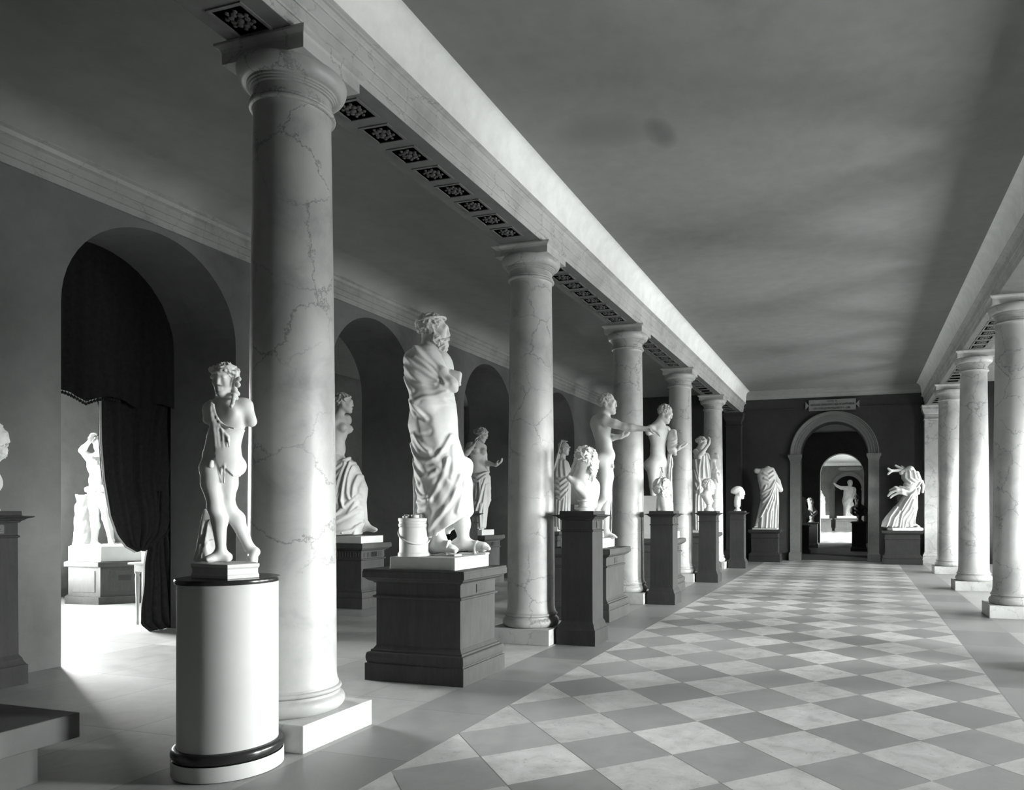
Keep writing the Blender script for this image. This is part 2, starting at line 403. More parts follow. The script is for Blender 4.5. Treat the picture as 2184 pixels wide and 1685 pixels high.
coffers(trim_left, LX-.01, [(COLY[i]+.263, 9, .3575) for i in range(4)]+[(COLY[4]+.263, 8, .3575), (COLY[0]-1.5, 4, .3575)], .225)
coffers(trim_right, RX, [(11.45+.263, 9, .3575), (15.13+.263, 9, .3575), (18.93+.263, 8, .3575)], .225)
# pilasters closing the two rows at the end wall
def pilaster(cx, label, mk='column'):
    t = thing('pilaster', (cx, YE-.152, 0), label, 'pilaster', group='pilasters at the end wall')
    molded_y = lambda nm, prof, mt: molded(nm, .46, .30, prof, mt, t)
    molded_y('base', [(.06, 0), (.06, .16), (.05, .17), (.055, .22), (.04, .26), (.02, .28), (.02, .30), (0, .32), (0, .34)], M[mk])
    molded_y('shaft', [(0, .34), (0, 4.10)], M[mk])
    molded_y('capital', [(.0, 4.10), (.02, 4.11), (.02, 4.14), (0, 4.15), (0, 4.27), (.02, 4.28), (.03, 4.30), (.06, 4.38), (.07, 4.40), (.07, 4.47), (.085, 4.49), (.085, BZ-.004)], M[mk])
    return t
pilaster(LX, 'shaded pilaster at the left end of the far wall', 'endwall_shaded'); pilaster(2.10, 'pale pilaster on the right beside the headless running figure')  # left pilaster's shade is put into its darker plaster colour
# end arch: archivolt, jamb piers with imposts
AC, AR = (AX0+AX1)/2, (AX1-AX0)/2
t = thing('arch_surround', (AC, YE-.005, 0), 'moulded stone surround of the round-headed archway in the end wall', 'arch')
def archivolt(r0, y, parent, ofs=.30):
    bm = bmesh.new(); prof = [(0, -.001), (0, -.05), (.07, -.05), (.075, -.062), (.15, -.062), (.155, -.075), (.21, -.075), (.225, -.095), (.25, -.10), (.27, -.125), (ofs, -.125), (ofs, -.001)]
    rings = []
    for i in range(41):
        a = PI*i/40
        rings.append([bm.verts.new(((r0+d)*math.cos(a), yy, 3.2+(r0+d)*math.sin(a))) for d, yy in prof])
    for a, b in zip(rings, rings[1:]):
        for i in range(len(prof)):
            j = (i+1) % len(prof); bm.faces.new((a[i], a[j], b[j], b[i]))
    bm.faces.new(rings[0][::-1]); bm.faces.new(rings[-1])
    return from_bm('archivolt', bm, M['arch'], parent)
archivolt(AR, 0, t)
def jambs(t, r):
    for s in (-1, 1):
        x0, x1 = sorted((s*r, s*(r+.30)))
        box('jamb_pier', (x0, x1, -.07, -.001, 0, 2.99), M['arch'], t)
        bm = bmesh.new(); add_molded(bm, x1-x0, .08, [(.0, 2.98), (.0, 3.02), (.015, 3.03), (.015, 3.05), (.03, 3.09), (.05, 3.13), (.055, 3.14), (.055, 3.20)], (x0+x1)/2, -.10); from_bm('impost', bm, M['arch'], t)
        bm = bmesh.new(); add_molded(bm, x1-x0, .10, [(.03, 0), (.03, .22), (.0, .26)], (x0+x1)/2, -.082); from_bm('base_block', bm, M['arch'], t)
jambs(t, AR)
st(box('floor_2', (-4.9, 2.2, YE+.2, Y2_+.2, -.05, .006), M['darkfloor']))  # dark sheet added over the stone to darken the second room's floor
# sign with fluted ends above the arch
def text(name, s, size, loc, rot, mat, parent, ext=.002, wide=1.0):
    cu = bpy.data.curves.new(name, 'FONT'); cu.body = s; cu.size = size; cu.align_x = 'CENTER'; cu.align_y = 'CENTER'; cu.extrude = ext
    o = bpy.data.objects.new(name, cu); cu.materials.append(mat); link(o)
    dg = bpy.context.evaluated_depsgraph_get(); me = bpy.data.meshes.new_from_object(o.evaluated_get(dg)); bpy.data.objects.remove(o)
    m = link(bpy.data.objects.new(name, me), parent); m.location = loc; m.rotation_euler = rot; m.scale = (wide, 1, 1); return m
def sign(name, loc, w, h, lines, label):
    t = thing(name, loc, label, 'sign')
    bm = bmesh.new(); add_box(bm, -w/2, w/2, -.03, 0, -h/2, h/2)
    for s in (-1, 1):
        v = [bm.verts.new((s*(w/2-.005), yy, 0)) for yy in (-.028, 0)]
        e = [bm.verts.new((s*(w/2+.10), yy, zz)) for yy in (-.028, 0) for zz in (-h*.36, h*.36)]
        bm.faces.new((v[0], e[0], e[1])); bm.faces.new((v[1], e[3], e[2])); bm.faces.new((e[0], e[2], e[3], e[1])); bm.faces.new((v[0], v[1], e[2], e[0])); bm.faces.new((v[0], e[1], e[3], v[1]))
    from_bm('board', bm, M['sign'], t)
    for s, sz, z, wd in lines: text('lettering', s, sz, (0, -.034, z), (PI/2, 0, 0), M['signink'], t, wide=wd)
    return t
sign('hall_sign', (-.69, YE-.04, 4.68), 1.36, .33, [('SAAL X', .075, .115, 1.2), ('ABG\u00dcSSE GRIECHISCHER SKULPTUREN', .085, .01, .86), ('DES 4TEN JAHRHUNDERTS V. CHR.', .08, -.10, .86)], 'lettered notice board over the archway in the end wall')
# ---------------------------------------------------------------- rooms seen through the end arch
Y2, Y3 = 35.0, 57.5
arch_wall('wall_second', 'y', Y2, Y2+.7, -6, 5, ZT, [(AX0+.0, AX1, 0, 3.2)], M['wall'])
arch_wall('wall_third', 'y', Y3, Y3+.6, -6, 5, ZT, [(AX0+.05, AX1+.05, 0, 3.2)], M['wall'])
arch_wall('wall_left_2', 'x', -5.2, -4.9, YE+.6, Y2+.1, ZT, [(28.2, 29.2, 1.4, 2.4)], M['wall']); st(box('wall_right_2', (2.2, 2.5, YE+.75, Y2, 0, ZT), M['wall']))
W3 = [39, 44.5, 50]
st(box('wall_left_3', (-6.3, -6, Y2+.7, Y3+3.5, 0, ZT), M['back'])); arch_wall('wall_right_3', 'x', 2.8, 3.1, Y2+.4, Y3+3.5, ZT, [(y-1.3, y+1.3, .2, 1.4) for y in W3], M['back'])
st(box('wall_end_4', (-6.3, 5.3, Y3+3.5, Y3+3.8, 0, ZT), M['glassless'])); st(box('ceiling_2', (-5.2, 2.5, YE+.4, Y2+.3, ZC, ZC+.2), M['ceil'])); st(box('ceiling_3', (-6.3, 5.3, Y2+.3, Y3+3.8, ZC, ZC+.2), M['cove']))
t = thing('arch_surround', (AC+.05, Y3, 0), 'small pale arch surround in the farthest room, behind the statue with the raised arm', 'arch')
archivolt(AR, 0, t); jambs(t, AR)
bm = bmesh.new(); add_box(bm, -6, 5, Y3-.12, Y3, 4.95, ZC); st(from_bm('trim_13', bm, M['cove']))
sign('hall_sign', (-.45, Y3-.04, 4.72), 1.5, .26, [], 'blank-looking pale notice board over the farthest arch')
# steps-like pale floor strips of the third room (low treads)
for k in range(0): pass
# ---------------------------------------------------------------- the side room behind the first arch
arch_wall('wall_side_far', 'x', -13.6, -13.3, -2.8, 15, ZT, [(6.1, 8.6, .5, 1.9)], M['back']); st(box('wall_side_near', (-13.6, -8.4, -2.8, -2.5, 0, ZT), M['back'])); arch_wall('wall_side_end', 'y', 22.9, 23.2, -13.6, -8.4, ZT, [(-12.3, -11.1, 1.0, 2.3)], M['back']); st(box('ceiling_side', (-13.6, -8.38, -2.8, 23.2, ZC, ZC+.2), M['ceil']))  # end-wall window added to brighten the far wall behind the second arch
st(box('wall_side_far_2', (-13.6, -13.3, 15, 23.2, 0, ZT), M['back']))
st(box('wall_side_cross', (-13.3, -10.7, 10.6, 10.8, 0, ZT), M['back'])); st(box('wall_side_added_return', (-10.7, -10.5, 8.78, 10.8, 0, ZT), M['back'])); st(box('wall_side_added_step', (-10.7, -8.4, 8.58, 8.78, 0, ZT), M['back']))  # return and step walls added to block side-room light from the second arch
# ================================================================ sculpting kit: smooth-blended volumes turned into meshes
F4 = np.float32
def smin(a, b, k):
    if k <= 0: return np.minimum(a, b)
    h = np.maximum(k-np.abs(a-b), 0)/k
    return np.minimum(a, b)-h*h*k*.25
def V3(p): return np.array(p, F4)
def unit(v):
    v = np.array(v, float); return v/max(np.linalg.norm(v), 1e-9)
def seg2(P2, a, b):
    a = np.array(a, F4); b = np.array(b, F4); ba = b-a; pa = P2-a
    h = np.clip((pa@ba)/max(float(ba@ba), 1e-9), 0, 1)
    return np.sqrt(((pa-h[:, None]*ba)**2).sum(1))
def poly2(P2, poly):
    d = None; ins = np.zeros(len(P2), bool)
    n = len(poly)
    for i in range(n):
        a, b = poly[i], poly[(i+1) % n]
        e = seg2(P2, a, b); d = e if d is None else np.minimum(d, e)
        c1 = (a[1] > P2[:, 1]) != (b[1] > P2[:, 1])
        if a[1] != b[1]: ins ^= c1 & (P2[:, 0] < (b[0]-a[0])*(P2[:, 1]-a[1])/(b[1]-a[1])+a[0])
    return np.where(ins, -d, d)
class Sdf:
    def __init__(s): s.ops = []; s.lo = np.full(3, 1e9); s.hi = np.full(3, -1e9)
    def grow(s, c, r):
        c = np.array(c, float); s.lo = np.minimum(s.lo, c-r); s.hi = np.maximum(s.hi, c+r)
    def put(s, mode, fn, k): s.ops.append((mode, fn, k)); return s
    def cap(s, a, b, ra, rb=None, k=.03, mode='u'):
        rb = ra if rb is None else rb; a = V3(a); b = V3(b); ba = b-a; q = max(float(ba@ba), 1e-9)
        def fn(P):
            pa = P-a; h = np.clip((pa@ba)/q, 0, 1); e = pa-h[:, None]*ba
            return np.sqrt((e*e).sum(1))-(ra+(rb-ra)*h)
        if mode == 'u': s.grow(a, ra+.02); s.grow(b, rb+.02)
        return s.put(mode, fn, k)
    def chain(s, pts, rads, k=.02, mode='u'):
        if not isinstance(rads, (list, tuple)): rads = [rads]*len(pts)
        for i in range(len(pts)-1): s.cap(pts[i], pts[i+1], rads[i], rads[i+1], k, mode)
        return s
    def ell(s, c, r, ax=None, k=.03, mode='u'):
        c = V3(c); r = V3(r); A = None if ax is None else np.array(ax, F4)
        def fn(P):
            p = P-c
            if A is not None: p = p@A.T
            k0 = np.sqrt(((p/r)**2).sum(1)); k1 = np.sqrt(((p/(r*r))**2).sum(1))
            return k0*(k0-1)/np.maximum(k1, 1e-6)
        if mode == 'u': s.grow(c, float(r.max())+.02)
        return s.put(mode, fn, k)
    def sph(s, c, r, k=.03, mode='u'): return s.ell(c, (r, r, r), None, k, mode)
    def box(s, c, h, rnd=.01, ax=None, k=.01, mode='u'):
        c = V3(c); h = V3(h)-rnd; A = None if ax is None else np.array(ax, F4)
        def fn(P):
            p = P-c
            if A is not None: p = p@A.T
            q = np.abs(p)-h
            return np.sqrt((np.maximum(q, 0)**2).sum(1))+np.minimum(q.max(1), 0)-rnd
        if mode == 'u': s.grow(c, float(np.linalg.norm(h))+rnd+.02)
        return s.put(mode, fn, k)
    def loft(s, rows, k=.03, pw=2.0, mode='u'):
        """rows of (z, x_left, x_right, y_centre, y_half)"""
        R = np.array(sorted(rows), float); z = R[:, 0]; cx = (R[:, 1]+R[:, 2])/2; rx = np.maximum((R[:, 2]-R[:, 1])/2, .004); cy, ry = R[:, 3], R[:, 4]
        def fn(P):
            Z = np.clip(P[:, 2], z[0], z[-1])
            X = np.interp(Z, z, cx); A = np.interp(Z, z, rx); Y = np.interp(Z, z, cy); B = np.interp(Z, z, ry)
            ro = (np.abs((P[:, 0]-X)/A)**pw+np.abs((P[:, 1]-Y)/B)**pw)**(1/pw)
            return np.maximum((ro-1)*np.minimum(A, B), np.where(P[:, 2] > (z[0]+z[-1])/2, P[:, 2]-z[-1], z[0]-P[:, 2])).astype(F4)
        for a in R: s.grow((a[1], a[3]-a[4], a[0]), .02); s.grow((a[2], a[3]+a[4], a[0]), .02)
        return s.put(mode, fn, k)
    def folds(s, lines, w=.02, amp=.015, ymax=None, groove=.55):
        """ridges following traced lines in the (x, z) elevation"""
        def fn(P):
            P2 = P[:, [0, 2]]; hi = np.zeros(len(P), F4); lo = np.zeros(len(P), F4); mn = np.full(len(P), 99, F4)
            for ln in lines:
                m = None; a_ = amp
                if isinstance(ln, tuple) and isinstance(ln[1], float): a_ = amp*ln[1]; ln = ln[0]
                for a, b in zip(ln, ln[1:]):
                    e = seg2(P2, a, b); m = e if m is None else np.minimum(m, e)
                x = m/w; v = a_*np.exp(-x*x)
                if a_ > 0: hi = np.maximum(hi, v); mn = np.minimum(mn, x)
                else: lo = np.minimum(lo, v)
            d = hi+lo-groove*amp*np.exp(-((mn-1.7)/.9)**2)
            if ymax is not None: d *= np.clip((ymax-P[:, 1])/.06+.5, 0, 1)
            return d
        return s.put('d', fn, 0)
    def disp(s, fn): return s.put('d', fn, 0)
    def clip(s, fn): return s.put('x', fn, 0)
    def clip2(s, poly): return s.clip(lambda P: poly2(P[:, [0, 2]], poly))
    def ev(s, P):
        d = np.full(len(P), 9.0, F4)
        for m, fn, k in s.ops:
            v = fn(P)
            if m == 'u': d = smin(d, v, k)
            elif m == 's': d = -smin(-d, v, k)
            elif m == 'x': d = np.maximum(d, v)
            else: d = d-v
        return d.astype(F4)
def mesh_sdf(name, S, h, mat, parent=None, pad=.03):
    lo = S.lo-pad; hi = S.hi+pad; B = 4
    nb = np.maximum(np.ceil((hi-lo)/(h*B)).astype(int), 1); n = nb*B+1
    g = [lo[i]+h*B*(np.arange(nb[i])+.5) for i in range(3)]
    C = np.stack(np.meshgrid(*g, indexing='ij'), -1).reshape(-1, 3).astype(F4)
    dc = S.ev(C)
    keep = np.abs(dc) < h*B*1.35+.03
    full = np.where(dc.reshape(nb) < 0, F4(-1), F4(1))
    Vv = np.ones(n, F4); Vv[:-1, :-1, :-1] = full.repeat(B, 0).repeat(B, 1).repeat(B, 2)
    idx = np.argwhere(keep.reshape(nb))
    o = np.arange(B+1); off = np.stack(np.meshgrid(o, o, o, indexing='ij'), -1).reshape(-1, 3)
    N = (idx[:, None, :]*B+off[None]).reshape(-1, 3)
    flat = np.unique(np.ravel_multi_index(N.T, n)); N = np.stack(np.unravel_index(flat, n), -1)
    d = np.empty(len(flat), F4)
    for i in range(0, len(flat), 400000):
        d[i:i+400000] = S.ev((lo+N[i:i+400000]*h).astype(F4))
    Vv.reshape(-1)[flat] = d
    Vv[0] = 1; Vv[-1] = 1; Vv[:, 0] = 1; Vv[:, -1] = 1; Vv[:, :, 0] = 1; Vv[:, :, -1] = 1
    s = Vv < 0
    cnt = np.zeros(n-1, np.int8)
    for a in (0, 1):
        for b in (0, 1):
            for c in (0, 1): cnt += s[a:n[0]-1+a, b:n[1]-1+b, c:n[2]-1+c]
    act = np.argwhere((cnt > 0) & (cnt < 8))
    ids = np.full(n-1, -1, np.int32); ids[act[:, 0], act[:, 1], act[:, 2]] = np.arange(len(act))
    acc = np.zeros((len(act), 3), F4); num = np.zeros(len(act), F4)
    for ax in range(3):
        for p in (0, 1):
            for q in (0, 1):
                o0 = [0, 0, 0]; others = [i for i in range(3) if i != ax]; o0[others[0]] = p; o0[others[1]] = q
                o1 = list(o0); o1[ax] = 1
                v0 = Vv[act[:, 0]+o0[0], act[:, 1]+o0[1], act[:, 2]+o0[2]]; v1 = Vv[act[:, 0]+o1[0], act[:, 1]+o1[1], act[:, 2]+o1[2]]
                m = (v0 < 0) != (v1 < 0); t = v0/np.where(m, v0-v1, 1)
                pt = np.array(o0, F4)+np.zeros((len(act), 3), F4); pt[:, ax] += t
                acc[m] += pt[m]; num[m] += 1
    ver = lo+(act+acc/num[:, None])*h
    quads = []
    for ax in range(3):
        u, v = [i for i in range(3) if i != ax]
        sl0 = [slice(1, n[i]-1) for i in range(3)]; sl1 = list(sl0); sl0[ax] = slice(0, n[ax]-1); sl1[ax] = slice(1, n[ax])
        a, b = s[tuple(sl0)], s[tuple(sl1)]
        e = np.argwhere(a != b); flip = a[a != b]
        base = np.zeros_like(e); base[:] = e; base[:, u] += 1; base[:, v] += 1
        def cell(du, dv):
            c = base.copy(); c[:, u] -= du; c[:, v] -= dv; return ids[c[:, 0], c[:, 1], c[:, 2]]
        q = np.stack([cell(1, 1), cell(0, 1), cell(0, 0), cell(1, 0)], -1)
        if ax == 1: flip = ~flip
        q[~flip] = q[~flip][:, ::-1]; quads.append(q)
    Q = np.concatenate(quads); Q = Q[(Q >= 0).all(1)]
    me = bpy.data.meshes.new(name); me.vertices.add(len(ver)); me.loops.add(len(Q)*4); me.polygons.add(len(Q))
    me.vertices.foreach_set('co', ver.astype(F4).ravel()); me.loops.foreach_set('vertex_index', Q.astype(np.int32).ravel())
    me.polygons.foreach_set('loop_start', np.arange(0, len(Q)*4, 4, dtype=np.int32)); me.polygons.foreach_set('use_smooth', np.ones(len(Q), bool))
    me.update(calc_edges=True); me.validate()
    me.materials.append(mat)
    return link(bpy.data.objects.new(name, me), parent)
# ---------------------------------------------------------------- anatomy
class Frame:
    """local frame of a head: forward, left, up"""
    def __init__(s, c, f, up=(0, 0, 1), sc=1.0):
        s.c = np.array(c, float); s.f = unit(f); l = np.cross(np.array(up, float), s.f); s.l = unit(l); s.u = np.cross(s.f, s.l); s.sc = sc
        s.ax = [s.f, s.l, s.u]
    def p(s, f, l, u): return s.c+(s.f*f+s.l*l+s.u*u)*s.sc
    def loc(s, P): return ((P-s.c.astype(F4))@np.array(s.ax, F4).T)/s.sc
def head(S, H, neck=None, nr=.055, open_=0):
    k = H.sc
    def e(c, r, kk=.03, mode='u'): S.ell(H.p(*c), [x*k for x in r], H.ax, kk*k, mode)
    e((-.014, 0, .03), (.098, .077, .086)); e((.03, 0, -.04), (.058, .056, .082), .04)
    for sg in (-1, 1):
        S.cap(H.p(-.005, sg*.05, -.05), H.p(.068, sg*.016, -.104), .022*k, .018*k, .03*k)
        e((.058, sg*.038, -.028), (.024, .024, .024), .025)
    e((.076, 0, -.104), (.020, .022, .017), .025)
    S.cap(H.p(.082, -.036, .022), H.p(.082, .036, .022), .013*k, .013*k, .024*k)
    for sg in (-1, 1): e((.103, sg*.030, -.001), (.018, .018, .0115), .012, 's')
    for sg in (-1, 1): e((.076, sg*.030, -.002), (.015, .018, .0105), .004)
    S.cap(H.p(.088, 0, .034), H.p(.1035, 0, -.028), .0105*k, .0125*k, .016*k)
    for sg in (-1, 1): e((.092, sg*.012, -.036), (.010, .008, .008), .008)
    e((.108, 0, -.05), (.018, .012, .005), .01, 's')
    S.chain([H.p(.084, -.022, -.062), H.p(.097, 0, -.058), H.p(.084, .022, -.062)], .0062*k, .006*k)
    S.chain([H.p(.082, -.019, -.071), H.p(.094, 0, -.074), H.p(.082, .019, -.071)], .0072*k, .006*k)
    for sg in (-1, 1):
        e((-.012, sg*.074, -.008), (.021, .010, .033), .008); e((-.006, sg*.086, -.002), (.010, .006, .017), .006, 's')
    if neck is not None: S.cap(H.p(-.022, 0, -.06), neck, nr*k*.96, nr*k*1.12, .03*k)
def curls(p, f, seed=0.0, amp=.012):
    x, y, z = p[:, 0]*f, p[:, 1]*f, p[:, 2]*f
    a = np.sin(x+1.7*np.sin(y*.8+seed)+seed)*np.sin(y*1.13+1.5*np.sin(z*.9)+2*seed)+np.sin(z*1.07+1.6*np.sin(x*.85)-seed)*np.sin(y*.9+x*.5)
    b = np.sin(2.3*x+2*np.sin(1.9*z+seed))*np.sin(2.1*z+2*np.sin(2*y))
    return amp*(1-np.abs(a)*1.2+.45*b-.35)
def hair(H, style='short', seed=0.0, freq=75, amp=.011):
    S = Sdf(); k = H.sc
    S.ell(H.p(-.026, 0, .036), [x*k for x in (.103, .087, .091)], H.ax, 0)
    if style == 'short': cut = lambda q: np.maximum(q[:, 0]*.86-q[:, 2]*.5-.026, -q[:, 2]*.9+q[:, 0]*.35-.062)
    elif style == 'low': cut = lambda q: np.maximum(q[:, 0]*.9-q[:, 2]*.42-.034, -q[:, 2]-.10)
    else: cut = lambda q: np.maximum(q[:, 0]*.82-q[:, 2]*.56-.02, -q[:, 2]-.085)
    if style == 'bun':
        S.ell(H.p(-.125, 0, .01), [x*k for x in (.05, .045, .045)], H.ax, .03*k)
        for sg in (-1, 1): S.chain([H.p(.06, sg*.04, .075), H.p(.015, sg*.082, .035), H.p(-.06, sg*.07, 0), H.p(-.1, sg*.02, 0)], .022*k, .02*k)
    S.disp(lambda P: k*curls(H.loc(P), freq, seed, amp))
    S.clip(lambda P: (k*cut(H.loc(P))).astype(F4))
    if style == 'bun':
        S.ell(H.p(-.125, 0, .01), [x*k for x in (.045, .04, .04)], H.ax, .01*k)
    return S
def beard(H, seed=0.0, freq=80, length=1.0, amp=.011):
    S = Sdf(); k = H.sc
    S.ell(H.p(.05, 0, -.105-.02*(length-1)), [.05*k, .054*k, .056*length*k], H.ax, .02*k)
    for sg in (-1, 1): S.chain([H.p(.0, sg*.068, -.02), H.p(.02, sg*.062, -.07), H.p(.05, sg*.03, -.11)], [.014*k, .026*k, .03*k], .03*k)
    S.chain([H.p(.075, -.035, -.075), H.p(.098, 0, -.056), H.p(.075, .035, -.075)], [.01*k, .009*k, .01*k], .01*k)
    S.disp(lambda P: k*curls(H.loc(P), freq, seed+1.3, amp))
    S.ell(H.p(.095, 0, -.069), (.018*k, .016*k, .005*k), H.ax, .004*k, 's')
    return S
def limb(S, a, b, c, r, k=.03, bend=None, bulge=.0):
    """two-segment limb a-b-c with radii r = (a, before b, b, bulge, c)"""
    S.cap(a, b, r[0], r[1], k)
    a, b, c = (np.array(q, float) for q in (a, b, c))
    m = b+(c-b)*.30
    if bend is not None: m = m+np.array(bend, float)*bulge
    S.cap(b, m, r[2], r[3], k); S.cap(m, c, r[3], r[4], k)
def hand(S, w, d, n, sc=1.0, curl=.5, side=1, spread=.35, fr=.0095):
    """palm from wrist w along d, palm facing n; four bent fingers and a thumb"""
    w = np.array(w, float); d = unit(d); n = np.array(n, float); n = unit(n-d*(n@d)); t = np.cross(n, d)*side
    pc = w+d*.05*sc
    S.ell(pc, (.052*sc, .040*sc, .017*sc), [d, t, n], .012*sc)
    S.cap(w-d*.01*sc, w+d*.03*sc, .024*sc, .026*sc, .02*sc)
    for i in range(4):
        q = (i-1.5)
        root = w+d*(.088-.004*abs(q))*sc-t*q*.0195*sc
        L = (.078, .086, .08, .062)[i]*sc
        fd = unit(d-t*q*.12*spread); c1 = curl*(.8+.1*i)
        e1 = root+(fd*math.cos(c1*.6)+n*math.sin(c1*.6))*L*.45
        e2 = e1+(fd*math.cos(c1*1.5)+n*math.sin(c1*1.5))*L*.33
        e3 = e2+(fd*math.cos(c1*2.2)+n*math.sin(c1*2.2))*L*.25
        S.chain([root-fd*.02*sc, root, e1, e2, e3], [fr*1.05*sc, fr*1.05*sc, fr*sc, fr*.92*sc, fr*.8*sc], .004*sc)
    r0 = w+d*.025*sc+t*.03*sc; r1 = r0+unit(d*.6+t*.8+n*.35)*.038*sc; r2 = r1+unit(d*.85+t*.25+n*.5*(.4+curl))*.03*sc; r3 = r2+unit(d*.9+n*.5*curl)*.024*sc
    S.chain([r0, r1, r2, r3], [.014*sc, .0125*sc, .011*sc, .009*sc], .008*sc)
def foot(S, an, toe, sc=1.0, up=(0, 0, 1), side=1):
    """ankle joint above the sole, toe = tip of the foot on the ground"""
    an = np.array(an, float); toe = np.array(toe, float); up = unit(up)
    d = toe-an; d = d-up*(d@up); L = np.linalg.norm(d); d = d/max(L, 1e-6); t = np.cross(up, d)
    sole = toe+up*0.0; heel = an-d*.045*sc; heel = heel-up*((heel-sole)@up-.032*sc)
    S.sph(heel, .034*sc, .03*sc); S.cap(an, heel, .034*sc, .032*sc, .03*sc)
    ball = sole-d*.055*sc+up*.022*sc
    S.cap(an+d*.01*sc-up*.01*sc, ball-up*0, .034*sc, .024*sc, .03*sc)
    S.ell(ball, (.045*sc, .044*sc, .020*sc), [d, t, up], .02*sc); S.cap(heel, ball, .028*sc, .024*sc, .03*sc)
    for i in range(5):
        q = i-2
        p0 = ball+t*q*.0185*sc*side+d*.02*sc; p1 = sole+t*q*.018*sc*side-d*(.012+.010*i if True else 0)*sc+up*.013*sc+d*.012*sc
        r = (.0145, .011, .0105, .010, .009)[i]*sc
        S.cap(p0, p1, r, r*.95, .006*sc)
def torso(S, J, f, sc=1.0, female=False, k=.05):
    """J: neck, shR, shL, chest, waist, pelvis, hipR, hipL"""
    f = unit(f); sh = np.array(J['shL'], float)-np.array(J['shR'], float); lat = unit(sh)
    up = unit(np.array(J['neck'], float)-np.array(J['waist'], float)); fw = unit(f-up*(f@up)); lt = unit(np.cross(up, fw))
    ax = [lt, fw, up]; c = np.array(J['chest'], float)
    S.ell(c, [x*sc for x in ((.150, .108, .185) if not female else (.135, .098, .175))], ax, k*sc)
    S.ell(c+up*.09*sc, [.15*sc, .085*sc, .08*sc], ax, k*sc)
    S.ell(J['waist'], [x*sc for x in ((.130, .095, .14) if not female else (.122, .092, .13))], ax, k*sc)
    pu = unit(np.array(J['waist'], float)-np.array(J['pelvis'], float)); pf = unit(f-pu*(f@pu)); pl = np.cross(pu, pf)
    S.ell(J['pelvis'], [x*sc for x in ((.155, .115, .115) if not female else (.168, .12, .125))], [pl, pf, pu], k*sc)
    for h in ('hipR', 'hipL'): S.sph(np.array(J[h], float)-pf*.055*sc+pu*.01*sc, .088*sc, .04*sc)
    for h in ('shR', 'shL'):
        S.sph(J[h], .060*sc, .05*sc); S.cap(np.array(J['neck'], float)-fw*.01*sc, np.array(J[h], float)+up*.005*sc, .045*sc, .045*sc, .04*sc)
    for sg in (-1, 1):
        if female: S.ell(c+fw*.088*sc+lt*sg*.072*sc+up*.035*sc, (.056*sc, .056*sc, .056*sc), ax, .03*sc); S.sph(c+fw*.148*sc+lt*sg*.076*sc+up*.034*sc, .008*sc, .012*sc)
        else:
            S.ell(c+fw*.072*sc+lt*sg*.068*sc+up*.058*sc, (.072*sc, .036*sc, .050*sc), ax, .045*sc)
            S.ell(c-fw*.07*sc+lt*sg*.08*sc+up*.06*sc, (.06*sc, .04*sc, .09*sc), ax, .03*sc)
    # linea alba, spine, navel
    S.cap(c+fw*.13*sc-up*.02*sc, np.array(J['waist'], float)+fw*.112*sc, .012*sc, .010*sc, .03*sc, 's')
    S.cap(c-fw*.13*sc+up*.08*sc, np.array(J['waist'], float)-fw*.115*sc, .014*sc, .014*sc, .04*sc, 's')
    S.sph(np.array(J['waist'], float)+fw*.1*sc-up*.035*sc, .010*sc, .012*sc, 's')
def leg(S, h, kn, an, toe, f, sc=1.0, k=.035, side=1):
    f = unit(f); h, kn, an = (np.array(q, float) for q in (h, kn, an))
    m = h+(kn-h)*.4
    S.cap(h, m, .090*sc, .080*sc, k*sc); S.cap(m+f*.008*sc, kn, .080*sc, .054*sc, k*sc)
    S.sph(kn+f*.016*sc, .046*sc, .03*sc)
    cf = kn+(an-kn)*.30-f*.022*sc
    S.cap(kn, cf, .052*sc, .056*sc, k*sc); S.cap(cf, an, .054*sc, .033*sc, .04*sc); S.cap(kn+f*.012*sc, an+f*.004*sc, .038*sc, .028*sc, .03*sc)
    if toe is not None: foot(S, an, toe, sc, side=side)
def arm(S, sh, el, wr, sc=1.0, k=.03):
    sh, el, wr = (np.array(q, float) for q in (sh, el, wr))
    m = sh+(el-sh)*.45
    S.cap(sh, m, .056*sc, .050*sc, k*sc); S.cap(m, el, .050*sc, .040*sc, k*sc)
    m2 = el+(wr-el)*.28
    S.cap(el, m2, .040*sc, .043*sc, k*sc); S.cap(m2, wr, .043*sc, .026*sc, k*sc)
# ---------------------------------------------------------------- where a statue stands, traced from its outline in the photograph
class Spot:
    """origin on the pedestal top at pixel column px0, distance D0 along the view axis; crop (ox, oy, k) gives zoomed-in coordinates"""
    def __init__(s, px0, D0, z0): s.px0, s.D0, s.z0 = px0, D0, z0; s.X0 = (px0-CX)*D0/F; s.crop = (0, 0, 1)
    def loc(s): return (s.X0*C_-D0_s(s), s.X0*S_+s.D0*C_, s.z0)
    def use(s, ox, oy, k): s.crop = (ox, oy, k); return s
    def __call__(s, x, y, dy=0.0):
        ox, oy, k = s.crop; D = s.D0+dy
        return np.array(((ox+x/k-CX)*D/F-s.X0, dy, EYE-(oy+y/k-HY)*D/F-s.z0))
    def xz(s, *pts, dy=0.0): return [tuple(s(x, y, dy)[[0, 2]]) for x, y in pts]
    def row(s, y, xl, xr, dy=0.0, ry=.15):
        a, b = s(xl, y, dy), s(xr, y, dy); return (a[2], a[0], b[0], dy, ry)
    def m(s): return s.D0/F/s.crop[2]
def D0_s(s): return s.D0*S_
def statue(name, spot, label, cat='statue', group=None): return thing(name, spot.loc(), label, cat, TH, group)
